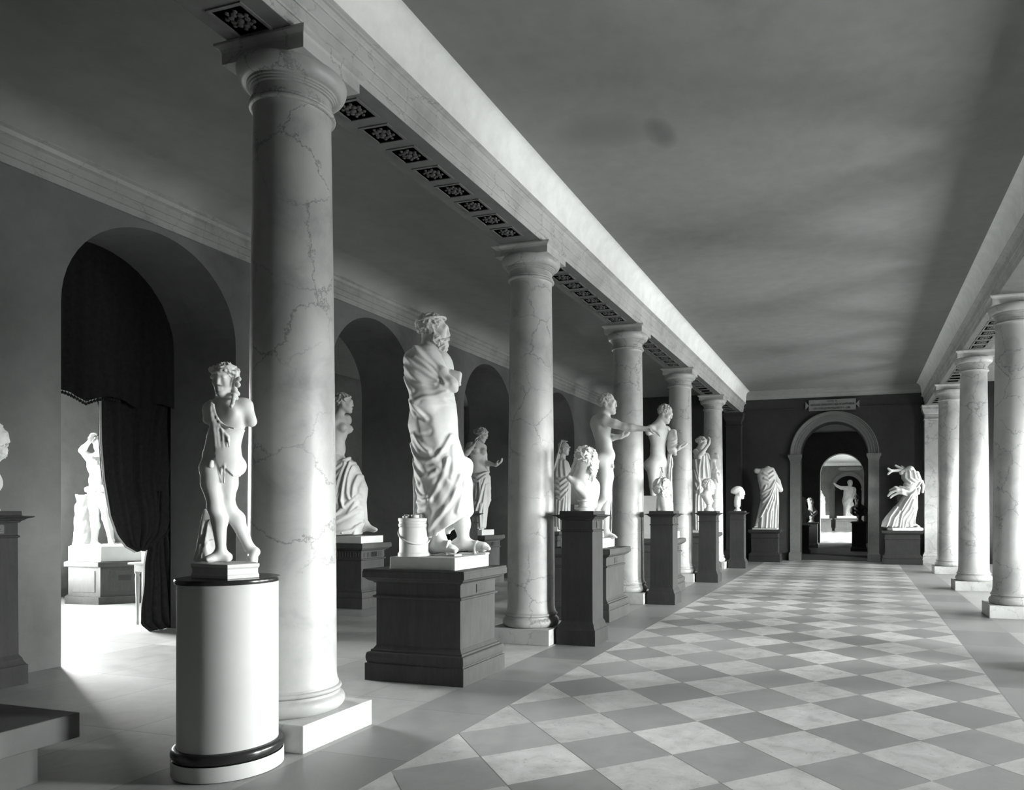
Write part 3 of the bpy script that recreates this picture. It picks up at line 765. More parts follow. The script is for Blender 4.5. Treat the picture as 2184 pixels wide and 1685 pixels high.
def prism(name, pts, z0, z1, mat, parent, bevel=.004):
    bm = bmesh.new(); a = [bm.verts.new((x, y, z0)) for x, y in pts]; b = [bm.verts.new((x, y, z1)) for x, y in pts]
    n = len(pts)
    for i in range(n): j = (i+1) % n; bm.faces.new((a[i], a[j], b[j], b[i]))
    bm.faces.new(a[::-1]); bm.faces.new(b); return from_bm(name, bm, mat, parent, bevel=bevel)
def slab(name, spot, x0, x1, y0, y1, z0, z1, mat, parent, bevel=.006):
    """block square to the room (world x, y) under a statue"""
    L = spot.loc(); cs, sn = math.cos(-TH), math.sin(-TH)
    pts = [((x-L[0])*cs-(y-L[1])*sn, (x-L[0])*sn+(y-L[1])*cs) for x, y in ((x0, y0), (x1, y0), (x1, y1), (x0, y1))]
    return prism(name, pts, z0, z1, mat, parent, bevel)
# ================================================================ pedestals
def plate(parent, x, y, z, w, h, rows=3, face='x'):
    bm = bmesh.new()
    if face == 'x': add_box(bm, x-.002, x+.006, y-w/2, y+w/2, z-h/2, z+h/2)
    else: add_box(bm, x-w/2, x+w/2, y-.006, y+.002, z-h/2, z+h/2)
    p = from_bm('label_plate', bm, M['plate'], parent)
    bm = bmesh.new()
    for r in range(rows):                                   # worn lines of raised lettering, too small to read
        zz = z+h*.5-h*(r+1)/(rows+1); q = -w*.36
        rnd = random.Random(int(abs(x*100))+r)
        while q < w*.34:
            l = w*rnd.uniform(.03, .07); t = h*.035
            if face == 'x': add_box(bm, x+.005, x+.0075, y+q, y+q+l*.6, zz-t, zz+t)
            else: add_box(bm, x+q, x+q+l*.6, y-.0075, y-.005, zz-t, zz+t)
            q += l
    from_bm('lettering', bm, M['letter'], p)
def pedestal(label, x0, x1, y0, y1, H=.985, group='dark pedestals of the full-length statues', label_plate=True, flutes=False, name='pedestal', mat='ebony', lf='x'):
    cx, cy, wx, wy = (x0+x1)/2, (y0+y1)/2, x1-x0-.14, y1-y0-.14
    t = thing(name, (cx, cy, 0), label, 'pedestal', group=group); m = M[mat]
    k = H/.985
    base = [(.07, 0), (.07, .152*k), (.056, .154*k)]+[(.05+.016*math.cos(a), (.205+.045*math.sin(a))*k) for a in [(-70+20*i)*PI/180 for i in range(8)]]+[(.034, .252*k), (.034, .268*k), (.022, .272*k), (.012, .285*k), (0, .305*k)]
    molded('base', wx, wy, base, m, t)
    molded('die', wx, wy, [(0, .304*k), (0, .724*k)], m, t)
    molded('frieze', wx, wy, [(0, .723*k), (.012, .726*k), (.022, .735*k), (.022, .746*k), (.008, .752*k), (.002, .757*k), (.002, .86*k)], m, t)
    molded('cornice', wx, wy, [(.002, .859*k), (.016, .862*k), (.016, .872*k), (.026, .876*k), (.045, .884*k), (.062, .896*k), (.066, .905*k), (.072, .908*k), (.085, .912*k), (.085, .965*k), (.08, .97*k), (.08, .985*k)], m, t)
    if label_plate: plate(t, (wx/2+.002) if lf == 'x' else 0, .02 if lf == 'x' else -wy/2-.002, .807*k, .12, .075)
    if flutes:
        bm = bmesh.new(); n = 15; add_box(bm, -wx/2-.003, wx/2+.003, -wy/2-.003, wy/2+.003, .77*k, .85*k)
        for i in range(n):
            yy = -wy/2+.05+(wy-.1)*i/(n-1)
            add_box(bm, wx/2-.001, wx/2+.008, yy-.009, yy+.009, .775*k, .845*k)
            xx = -wx/2+.05+(wx-.1)*i/(n-1); add_box(bm, xx-.009, xx+.009, -wy/2-.008, -wy/2+.002, .775*k, .845*k)
        from_bm('fluted_band', bm, m, t)
    return t
def herm(label, cx, cy, wx=.40, wy=.34, H=1.5, group='tall dark bust pedestals'):
    t = thing('tall_pedestal', (cx, cy, 0), label, 'pedestal', group=group); m = M['ebony2']; k = H/1.5; kz = lambda p: [(o, z*k) for o, z in p]
    molded('base', wx, wy, kz([(.02, 0), (.02, .17), (.012, .175), (.004, .19), (-.006, .215), (-.006, .225)]), m, t)
    bm = bmesh.new(); add_molded(bm, wx, wy, [(-.006, .224*k), (-.026, .262*k), (-.030, 1.27*k)]); from_bm('shaft', bm, m, t, bevel=.003)
    molded('frieze', wx, wy, kz([(-.03, 1.269), (-.02, 1.272), (-.016, 1.28), (-.022, 1.288), (-.03, 1.291), (-.03, 1.40)]), m, t)
    molded('cornice', wx, wy, kz([(-.03, 1.399), (-.016, 1.402), (-.016, 1.412), (.0, 1.42), (.016, 1.435), (.026, 1.44), (.05, 1.446), (.055, 1.455), (-.01, 1.46), (-.012, 1.5)]), m, t)
    plate(t, wx/2-.030, 0, 1.345*k, .08, .075, 3)
    return t
P1 = pedestal('black square pedestal carrying the bearded robed statue and scroll basket', -4.18, -3.19, 5.45, 6.21)
pedestal('dark pedestal under the nude statue stretching out its arm, behind the first tall pedestal', -4.10, -3.17, 9.19, 10.10)
pedestal('dark pedestal under the draped nude with broken legs, half hidden by the second tall pedestal', -4.0, -3.14, 12.91, 13.57)
pedestal('dark pedestal under the veiled woman with a child, mostly hidden by the third tall pedestal', -4.0, -3.15, 16.72, 17.57)
pedestal('dark pedestal with fluted band under the half-draped woman behind the nearest column', -8.12, -7.20, 9.33, 10.03, 1.0, flutes=True)
pedestal('dark pedestal with fluted band under the half-draped woman holding a mirror hand out', -8.10, -7.16, 13.06, 13.90, 1.0, flutes=True)
pedestal('dark pedestal under the helmeted woman in the fourth wall arch', -8.1, -7.2, 16.95, 17.75, .98, label_plate=False)
pedestal('wide black pedestal at the end wall left of the archway, under a headless robed figure', -3.05, -2.13, 21.45, 22.16, .95, label_plate=False, mat='ebony2')
pedestal('wide black pedestal at the end wall right of the archway, under a headless running figure', .72, 1.77, 21.50, 22.16, .95, label_plate=False, mat='ebony2')
for i, (y, l) in enumerate(((7.74, 'nearest tall dark pedestal, under the long-haired bust'), (11.42, 'tall dark pedestal under the curly bearded head'), (15.16, 'tall dark pedestal under the short-haired head on a round socle'), (19.1, 'farthest tall dark pedestal, under the woman\'s head with a large hair bun'))):
    herm(l, -2.995, y, .43, .40)
herm('tall dark pedestal cut by the left edge of the picture, beside the first wall arch', -7.085, 4.28, .36, .36)
herm('empty tall dark pedestal against the wall, seen behind the bearded robed statue', -7.05, 12.06, .44, .42)
# round cream drum
CYL = (-3.525, 3.37)
t = thing('drum_pedestal', (*CYL, 0), 'round cream drum pedestal with black bands in front of the nearest column', 'pedestal')
bm = bmesh.new(); add_lathe(bm, [(.28, 0), (.292, .006), (.292, .085), (.29, .09)], 72); from_bm('base', bm, M['drum'], t, smooth=40)
bm = bmesh.new(); add_lathe(bm, [(.26, .089), (.289, .09)]+[(.274+.02*math.cos(a), .122+.032*math.sin(a)) for a in [(-80+20*i)*PI/180 for i in range(9)]]+[(.262, .156)], 72); from_bm('base_ring', bm, M['black'], t, smooth=40)
bm = bmesh.new(); add_lathe(bm, [(.262, .155), (.262, 1.085)], 96); from_bm('drum', bm, M['drum'], t, smooth=40)
bm = bmesh.new(); add_lathe(bm, [(.262, 1.084), (.272, 1.086), (.274, 1.09), (.274, 1.108), (.270, 1.113)], 96); from_bm('top_disc', bm, M['black'], t, smooth=40)
# low stone plinth at the lower left corner
t = thing('stone_plinth', (-4.9, 2.0, 0), 'low grey two-step stone plinth at the lower left corner of the picture', 'plinth')
box('lower_block', (-.75, .58, -1.0, .86, 0, .222), M['stone'], t, bevel=.004); box('upper_slab', (-.85, .70, -1.1, 1.0, .222, .362), M['stone'], t, bevel=.006)
# ================================================================ the statues
def base_pts(sp, pts): return [tuple(sp(x, y, dy)[:2]) for x, y, dy in pts]
# ---- 1. armless youth with wreath and fawn skin on the drum
def youth():
    D0 = depth_of(*CYL)
    sp = Spot(476, D0, 1.113); t = statue('statue', sp, 'white plaster cast of an armless wreathed nude youth on the cream drum', 'statue')
    k = .655; f = unit((-.22, -.97, 0))
    A = sp.use(420, 770, 8.871); S = Sdf()
    chinless = A(520, 340, -.02)
    H = Frame(chinless, (.02, -.97, -.22), (0.08, 0, 1), .74)
    neck = A(515, 770, .0)
    head(S, H, A(520, 760, .01), .060)
    J = dict(neck=A(530, 790, .02), shR=A(270, 905, .0), shL=A(900, 850, .045), chest=A(590, 1130, .03), waist=A(500, 1480, .02))
    shRs, shLs = A(215, 1110, .01), A(1015, 1140, .05)
    B = sp.use(400, 940, 5.618)
    J.update(pelvis=B(410, 190, .02), hipR=B(290, 300, -.01), hipL=B(500, 310, .05))
    torso(S, J, f, k*1.06)
    S.cap(J['shR'], shRs, .034, .029, .02); S.cap(J['shL'], shLs, .042, .035, .02)
    S.cap(J['waist'], J['pelvis'], .076, .085, .04)
    leg(S, B(275, 330, -.02), B(335, 800, -.055), B(405, 1320, -.035), B(165, 1452, -.10), (-.85, -.5, 0), k*1.02)
    leg(S, B(475, 340, .03), B(480, 775, .01), B(745, 1285, .12), None, (-.6, -.75, 0), k*1.06)
    # trailing foot bent on its toes
    S.cap(B(745, 1285, .12), B(800, 1330, .12), .026, .028, .02); S.cap(B(800, 1340, .12), B(770, 1420, .07), .028, .024, .02)
    for i in range(5): S.cap(B(735+22*i, 1400, .065+.006*i), B(720+26*i, 1450, .055+.006*i), .011, .009, .006)
    S.chain([B(285, 255, -.085), B(272, 300, -.10)], [.013, .012], .012); S.sph(B(262, 300, -.09), .012, .01); S.sph(B(290, 300, -.09), .012, .01)
    mesh_sdf('body', S, .0055, M['cast'], t)
    hr = hair(H, 'low', .4, 62, .012); mesh_sdf('hair', hr, .0045, M['cast'], t)
    # ivy wreath with leaf clusters and side locks
    A = sp.use(420, 770, 8.871); W = Sdf(); W.cap(H.p(-.012, .082, .06), A(700, 470, -.01), .012, .012, .01); W.cap(A(700, 640, -.03), A(650, 860, -.06), .008, .007, .01); W.chain([H.p(-.012+.094*math.cos(2*PI*i/16), .083*math.sin(2*PI*i/16), .062) for i in range(17)], .008, .006)
    for i in range(26):
        a = 2*PI*i/26+.1; rr = .098
        c = H.p(-.012+rr*math.cos(a), .088*math.sin(a), .062+.014*math.sin(3*a))
        u1 = unit((math.cos(a*3), math.sin(a*2), .4)); u2 = unit(np.cross(u1, (.2, math.cos(a), .7))); W.ell(c, (.020, .013, .009), [u1, u2, np.cross(u1, u2)], .006)
    for x, y, r in ((330, 190, .017), (300, 300, .015), (600, 240, .022), (720, 220, .016), (790, 340, .015), (770, 450, .017), (740, 380, .015)): W.ell(A(x, y, -.035 if x > 400 else -.01), (r, r*.8, r), None, .006)
    for x, y, r, d in ((700, 470, .014, -.01), (715, 520, .013, -.01), (720, 560, .014, -.01), (760, 620, .016, .0), (700, 640, .013, -.03), (740, 700, .014, -.02), (690, 740, .011, -.045), (650, 860, .008, -.06), (680, 800, .010, -.055), (270, 770, .013, -.03), (250, 810, .009, -.03)): W.sph(A(x, y, d), r, .01)
    mesh_sdf('wreath', W, .0045, M['cast'], t)
    # fawn skin knotted on the right shoulder
    N = Sdf(); torso(N, J, f, k*1.06); N.cap(J['waist'], J['pelvis'], .076, .085, .04)
    N.cap(sp.use(400, 940, 5.618)(475, 330, .03), sp(480, 500, .02), .064, .058, .03)
    A = sp.use(420, 770, 8.871)
    poly = A.xz((250, 760), (310, 780), (340, 900), (380, 1050), (430, 1160), (560, 1250), (760, 1290), (960, 1270), (960, 1700)) + sp.use(400, 940, 5.618).xz((660, 200), (640, 380), (600, 395), (560, 430), (470, 300), (440, 500), (428, 500), (425, 250), (400, 120)) + sp.use(420, 770, 8.871).xz((480, 1500), (420, 1440), (370, 1300), (300, 1100), (250, 900))
    N.disp(lambda P: np.full(len(P), .0055, F4)); N.clip2(poly)
    A = sp.use(420, 770, 8.871)
    for pts, r in (([(270, 800), (265, 950), (285, 1120), (320, 1300), (350, 1500), (370, 1620)], .0075), ([(310, 820), (330, 950), (390, 1090), (440, 1160), (560, 1240), (700, 1275)], .0065), ([(290, 1000), (330, 1180), (345, 1380), (350, 1600)], .007), ([(340, 1120), (390, 1260), (400, 1440), (420, 1600)], .0065), ([(400, 1180), (470, 1300), (520, 1380), (600, 1440)], .005), ([(255, 880), (280, 1000), (250, 1040)], .007), ([(480, 1330), (490, 1500), (500, 1680)], .005), ([(540, 1380), (590, 1500), (610, 1620)], .005)):
        N.chain([A(x, y, -.075+.02*(x-270)/300 if x < 500 else -.055) for x, y in pts], r, .008)
    B = sp.use(400, 940, 5.618)
    N.chain([B(425, 120, -.05), B(440, 250, -.05), B(442, 380, -.05), B(436, 505, -.052)], [.006, .005, .004, .005], .006)
    mesh_sdf('fawn_skin', N, .0055, M['cast'], t)
    T = Sdf(); T.loft([B.row(1440, 85, 345, .06, .075), B.row(1300, 130, 335, .06, .07), B.row(1100, 165, 300, .06, .06), B.row(900, 200, 270, .05, .045), B.row(815, 222, 250, .05, .03)], 0)
    T.folds([B.xz((100, 1430), (160, 1330), (170, 1240)), B.xz((180, 1440), (200, 1300), (250, 1200), (300, 1170)), B.xz((225, 1420), (215, 1250), (235, 950))], .010, .012)
    mesh_sdf('tree_stump', T, .006, M['cast2'], t)
    pts = np.array(base_pts(sp, [(40, 1480, -.06), (478, 1480, -.165), (860, 1480, -.02), (760, 1480, .16), (200, 1480, .17)]))
    zt = max(B(300, 1462)[2], .07); cc = pts.mean(0); bm = bmesh.new(); rings = []
    for sc_, z in ((1.0, 0), (1.0, zt*.24), (.965, zt*.3), (.965, zt*.66), (1.0, zt*.74), (1.01, zt*.8), (1.01, zt*.96), (1.0, zt)): rings.append([bm.verts.new((*(cc+(q-cc)*sc_), z)) for q in pts])
    for a, b in zip(rings, rings[1:]):
        for i in range(5): bm.faces.new((a[i], a[(i+1) % 5], b[(i+1) % 5], b[i]))
    bm.faces.new(rings[0][::-1]); bm.faces.new(rings[-1]); from_bm('plinth', bm, M['cast2'], t, bevel=.003)
    return t
youth()
# ---- 2. bearded robed statue with scroll basket
def robed():
    sp = Spot(940, 6.656, .985); t = statue('statue', sp, 'tall white bearded robed statue with arm wrapped in its cloak, beside a scroll basket', 'statue')
    C = sp.use(850, 660, 6.018); f = (1, 0, 0); sc = 1.30
    H = Frame(C(455, 275), (.97, .17, .0), (0, 0, 1), 1.27)
    S = Sdf(); head(S, H, C(415, 590), .066)
    S.cap(C(415, 560), C(400, 700, .03), .09, .13, .05)
    S.ell(C(560, 760, .02), (.10, .17, .16), None, .05); S.cap(C(460, 800, .02), sp.use(840, 920, 5.618)(560, 300, .0), .13, .14, .05)
    for q, dy in ((480, -.1), (760, .08)): S.cap(sp(560, 300, .0), sp(q, 900, dy), .12, .08, .05)
    C = sp.use(850, 660, 6.018)
    # hand out of the sling
    D = sp
    S.cap(C(560, 900, -.05), C(690, 850, -.03), .052, .050, .03)
    S.box(C(735, 880, -.02), (.048, .05, .062), .02, [unit((1, .1, -.15)), (0, 1, 0), unit((.15, 0, 1))], .02)
    for i in range(4): S.chain([C(720, 830+36*i, -.065), C(775, 835+38*i, -.05), C(785, 850+38*i, -.01)], [.015, .0155, .014], .007)
    S.ell(C(720, 1010, -.03), (.035, .04, .045), None, .02)
    D = sp.use(840, 920, 5.618)
    # legs and sandalled feet
    for an, kn, toe, sd in ((D(545, 1290, -.12), D(480, 900, -.1), D(772, 1462, -.20), 1), (D(835, 1325, .1), D(800, 900, .08), D(1160, 1425, .06), 1)):
        S.cap(kn, kn+(an-kn)*.5, .078, .072, .04); S.cap(kn+(an-kn)*.5, an, .070, .047, .04); foot(S, an, toe, 1.42, side=sd)
    mesh_sdf('body', S, .007, M['cast'], t)
    hr = hair(H, 'short', 1.0, 70, .012); mesh_sdf('hair', hr, .0055, M['cast'], t)
    bd = beard(H, .3, 78, 1.15); mesh_sdf('beard', bd, .0055, M['cast'], t)
    fl = Sdf(); pts = []
    for i in range(25):
        a = 2*PI*i/24; pts.append(H.p(-.022+.102*math.cos(a), .090*math.sin(a), .072+.022*math.cos(a)))
    fl.chain(pts, .0088*1.27, .006); mesh_sdf('fillet', fl, .005, M['cast'], t)
    # sandal straps
    D = sp.use(840, 920, 5.618)
    for toe, an in ((D(772, 1462, -.20), D(545, 1290, -.12)), (D(1160, 1425, .06), D(835, 1325, .1))):
        q = an+(toe-an)*.45; st_ = Sdf()
        st_.chain([q+np.array((0, -.055, -.02)), q+np.array((.01, -.03, .035)), q+np.array((.012, .02, .035)), q+np.array((0, .05, -.02))], .013, .008)
        st_.box((an+toe)/2*np.array((1, 1, 0))+np.array((.0, 0, .112+.008))-unit((toe-an)*np.array((1, 1, 0)))*.03, (.135, .052, .009), .004, [unit((toe-an)*np.array((1, 1, 0))), unit(np.cross((0, 0, 1), (toe-an)*np.array((1, 1, 0)))), (0, 0, 1)], .004)
        st_.cap(q+np.array((0, -.055, -.02)), np.array((q[0], q[1]-.045, .12)), .012, .012, .008); st_.cap(q+np.array((0, .05, -.02)), np.array((q[0], q[1]+.045, .12)), .012, .012, .008)
        mesh_sdf('sandal', st_, .007, M['cast'], t)
    # cloak
    R = Sdf(); C = sp.use(850, 660, 6.018)
    rows = [C.row(470, 260, 520, .0, .10), C.row(520, 215, 560, .0, .17), C.row(600, 140, 610, .0, .23), C.row(700, 108, 655, .0, .27), C.row(850, 108, 685, .0, .28), C.row(1000, 130, 690, .0, .275), C.row(1100, 155, 700, .0, .265), C.row(1250, 165, 725, .0, .25), C.row(1400, 160, 740, .0, .25), C.row(1500, 150, 742, .0, .255), C.row(1640, 178, 750, .0, .26)]
    D = sp.use(840, 920, 5.618)
    rows += [D.row(100, 225, 768, .0, .265), D.row(200, 242, 800, .0, .27), D.row(300, 250, 840, .0, .27), D.row(400, 262, 872, .0, .27), D.row(500, 272, 905, .0, .27), D.row(600, 280, 926, .0, .27), D.row(700, 290, 935, .0, .265), D.row(800, 297, 942, .0, .26), D.row(900, 300, 948, .0, .26), D.row(1000, 310, 955, .0, .255), D.row(1100, 330, 955, 0., .25), D.row(1290, 350, 955, 0., .24)]
    R.loft(rows, .02, 2.15)
    C = sp.use(850, 660, 6.018)
    sh, el, hd = C(235, 660, -.17), C(300, 1200, -.23), C(660, 960, -.17)
    R.cap(sh, el, .105, .085, .08); R.cap(el, hd, .085, .075, .06)
    R.cap(C(470, 600, .2), C(560, 900, .24), .09, .10, .08)
    D = sp.use(840, 920, 5.618)
    R.ell(D(845, 430, .2), (.085, .09, .10), None, .05); R.chain([D(855, 345, .2), D(905, 400, .18), D(912, 470, .18), D(890, 520, .2)], .026, .015); R.chain([D(835, 370, .14), D(880, 430, .13), D(880, 490, .14)], .02, .015)
    R.chain([D(255, 330, .08), D(258, 700, .08), D(262, 1000, .08)], .02, .01)
    C = sp.use(850, 660, 6.018)
    L = [(C.xz((300, 540), (430, 690), (560, 800), (640, 930), (690, 1010)), 1.5), (C.xz((330, 600), (400, 690), (470, 760)), .8), (C.xz((330, 700), (450, 780), (560, 870), (640, 935)), .9), (C.xz((180, 800), (300, 930), (430, 1000), (560, 1020)), .7), (C.xz((200, 680), (330, 800), (480, 900), (600, 960)), .8), (C.xz((150, 930), (240, 1060), (300, 1110)), .5), (C.xz((270, 1255), (330, 1320), (390, 1390), (450, 1450)), 1.2), (C.xz((330, 1260), (430, 1205), (560, 1180), (700, 1120)), .9), (C.xz((440, 1240), (580, 1230), (720, 1210)), .5), (C.xz((170, 1180), (230, 1300), (300, 1380)), .7), (C.xz((230, 1640), (360, 1615), (480, 1600)), .25)]
    D = sp.use(840, 920, 5.618)
    L += [(D.xz((320, 60), (390, 165), (460, 235), (520, 270)), .9), (D.xz((240, 170), (310, 300), (380, 370), (480, 385), (600, 345), (690, 220), (735, 70)), 1.1), (D.xz((262, 390), (320, 480), (410, 570), (500, 560), (600, 500)), .9), (D.xz((275, 630), (340, 745), (420, 800), (480, 790)), 1.0), (D.xz((270, 500), (300, 560), (360, 640)), .7), (D.xz((725, 350), (690, 520), (620, 680), (520, 830)), 1.3), (D.xz((700, 480), (640, 660), (560, 790)), -.8), (D.xz((830, 690), (760, 850), (640, 1010), (500, 1170)), 1.0), (D.xz((860, 540), (800, 740), (690, 930)), .5), (D.xz((310, 850), (400, 870), (480, 850)), .5), (D.xz((300, 960), (400, 975), (470, 950)), .6), (D.xz((900, 620), (880, 800), (830, 960)), .5), (D.xz((760, 200), (790, 400), (770, 560)), .5)]
    R.folds(L, .019, .013, .06, .4)
    R.disp(lambda P: (.004*np.sin(P[:, 0]*46+P[:, 2]*20+2*np.sin(P[:, 2]*7))).astype(F4))
    # open neck, slanting hem
    neckc = Sdf(); cpts = sp.use(850, 660, 6.018)
    R.ell(cpts(520, 520, .03), (.17, .13, .155), [unit((.8, 0, .6)), (0, 1, 0), unit((-.6, 0, .8))], .03, 's')
    C = cpts
    R.chain([C(285, 500, -.10), C(420, 660, -.19), C(560, 790, -.20), C(640, 905, -.185), C(690, 1000, -.15)], [.03, .038, .042, .038, .028], .02)
    R.chain([C(500, 590, .18), C(590, 680, .16), C(640, 770, .08)], [.03, .034, .03], .02)
    D = sp.use(840, 920, 5.618)
    R.clip2(sp.use(850, 660, 6.018).xz((-200, 300), (1100, 300), (1100, 1500)) + sp.use(840, 920, 5.618).xz((1150, 700), (952, 955), (905, 995), (780, 1098), (610, 1205), (595, 1240), (520, 1250), (505, 1262), (380, 1285), (-100, 1290)))
    D = sp.use(840, 920, 5.618)
    R.ell(D(700, 1290, 0), (.27, .21, .19), [unit((.85, 0, .52)), (0, 1, 0), unit((-.52, 0, .85))], .03, 's')
    mesh_sdf('cloak', R, .0075, M['cast'], t)
    slab('plinth', sp, -3.955, -3.30, 5.50, 6.10, 0, .112, M['mplinth'], t)
    # scroll basket
    D = sp.use(840, 920, 5.618); c = D(240, 1400, -.20)
    bk = bpy.data.objects.new('scroll_basket', None); link(bk, t); bk.location = (c[0], c[1], .112); bk['label'] = 'round scroll basket with strap'
    bm = bmesh.new(); r = .128; prof = [(r*.98, 0), (r*1.06, .004), (r*1.07, .028), (r*1.02, .036), (r*.98, .045), (r*.975, .26), (r*1.03, .265), (r*1.04, .285), (r*.99, .292), (r*.99, .31), (r*1.04, .315), (r*1.04, .338), (r*.97, .342), (r*.86, .342), (r*.84, .30)]
    add_lathe(bm, prof, 48); from_bm('basket', bm, M['cast'], bk, smooth=40)
    bm = bmesh.new(); pts = [(r*1.02*math.cos(a), r*1.02*math.sin(a), .24-.13*math.sin((a+PI*1.02)/1.55)) for a in [-PI*1.02+1.55*PI*i/18 for i in range(19)]]
    add_tube(bm, pts, .008, 8); from_bm('strap', bm, M['cast'], bk, smooth=60)
    for i, (x, y) in enumerate(((-.05, -.05), (.03, -.06), (.07, .01), (0, .01), (-.065, .035), (.03, .07), (-.02, .075))):
        bm = bmesh.new(); add_lathe(bm, [(.034, .28), (.036, .30), (.034, .358+.01*(i % 3)), (.02, .362+.01*(i % 3))], 16, x, y); from_bm('scroll', bm, M['cast'], bk, smooth=50)
robed()
# ---- shared: bust on a socle
def bust(spot, label, H, neck, nr, parts, hairstyle='short', seed=0, beardlen=None, vox=.008, freq=70, group='plaster busts on tall pedestals', socle=None, mat='cast', extra=None, hamp=.012):
    t = statue('bust', spot, label, 'bust', group); S = Sdf(); head(S, H, neck, nr)
    parts(S); mesh_sdf('body', S, vox, M[mat], t)
    h = hair(H, hairstyle, seed, freq, hamp)
    if extra: extra(h)
    mesh_sdf('hair', h, vox*.8, M[mat], t)
    if beardlen: mesh_sdf('beard', beard(H, seed, freq*1.05, beardlen), vox*.8, M[mat], t)
    if socle:
        bm = bmesh.new(); c, r, h_ = socle
        add_lathe(bm, [(r, 0), (r, h_*.16), (r*.93, h_*.2), (r*.9, h_*.3), (r*.62, h_*.42), (r*.52, h_*.62), (r*.55, h_*.8), (r*.72, h_*.9), (r*.72, h_)], 40, c[0], c[1]); from_bm('socle', bm, M[mat], t, smooth=40)
    return t
# ---- 3. half-draped armless woman in the second arch
def half_draped():
    sp = Spot(742, 11.45, 1.0); t = statue('statue', sp, 'half-draped bare-chested woman standing behind the nearest column, profile turned right', 'statue')
    E = sp.use(700, 820, 4.956); f = (.97, -.10, 0); sc = 1.26
    H = Frame(E(170, 195), (.95, .26, -.04), (0, 0, 1), 1.24)
    S = Sdf(); head(S, H, E(110, 345), .052)
    J = dict(neck=E(115, 350), shR=E(0, 420, -.16), shL=E(190, 370, .20), chest=E(110, 490), waist=E(95, 680), pelvis=E(85, 850), hipR=E(40, 880, -.1), hipL=E(130, 880, .1))
    torso(S, J, f, sc, True)
    S.cap(J['shR'], E(-40, 560, -.2), .062, .055, .04); S.cap(J['shL'], E(205, 390, .24), .062, .056, .04)
    S.cap(E(85, 850), E(330, 1130, .0), .17, .10, .05); S.cap(E(330, 1130), E(385, 1475, .05), .10, .05, .05); S.cap(E(70, 850, -.1), E(30, 1490, -.1), .15, .05, .05); foot(S, E(395, 1475, .05), E(525, 1555, .0), 1.35); foot(S, E(30, 1490, -.1), E(170, 1580, -.2), 1.3)
    mesh_sdf('body', S, .011, M['cast2'], t)
    mesh_sdf('hair', hair(H, 'bun', 2.0, 62, .010), .009, M['cast2'], t)
    R = Sdf()
    R.loft([E.row(790, -70, 245, .0, .19), E.row(840, -90, 290, .0, .22), E.row(900, -105, 330, .0, .24), E.row(960, -110, 358, 0, .25), E.row(1020, -110, 385, 0, .25), E.row(1100, -105, 412, 0, .25), E.row(1180, -105, 405, 0, .25), E.row(1300, -110, 390, 0, .25), E.row(1420, -115, 384, 0, .25), E.row(1500, -115, 378, 0, .25), E.row(1585, -115, 350, 0, .25)], .02, 2.2)
    R.ell(E(60, 760, 0), (.26, .3, .10), None, .03, 's')
    R.chain([E(-60, 850, -.16), E(60, 845, -.2), E(160, 815, -.18), E(225, 785, -.1)], [.035, .04, .04, .035], .02)
    L = [(E.xz((340, 1190), (200, 1320), (50, 1450)), .9), (E.xz((350, 1310), (230, 1400), (50, 1490)), .8), (E.xz((165, 1020), (110, 1090), (50, 1165)), .9), (E.xz((195, 1150), (130, 1230), (50, 1310)), .8), (E.xz((270, 830), (245, 960), (220, 1100), (205, 1230), (225, 1300)), 1.8), (E.xz((295, 870), (270, 1000), (262, 1150), (280, 1210)), 1.3), (E.xz((230, 840), (190, 960), (150, 1100), (150, 1250)), 1.0), (E.xz((350, 970), (320, 1080), (310, 1190)), 1.0), (E.xz((330, 1250), (260, 1380), (60, 1440)), .6), (E.xz((200, 850), (120, 905), (40, 930)), .8), (E.xz((215, 880), (160, 960), (110, 1010)), .7), (E.xz((380, 1470), (300, 1540), (150, 1570)), .7), (E.xz((340, 1500), (320, 1575)), .7), (E.xz((100, 950), (90, 1010)), .6), (E.xz((60, 950), (55, 1040)), .6)]
    R.folds(L, .026, .022, .08, .5)
    mesh_sdf('drapery', R, .011, M['cast2'], t)
    slab('plinth', sp, -8.0, -7.27, 9.40, 9.94, 0, .11, M['mplinth'], t)
half_draped()
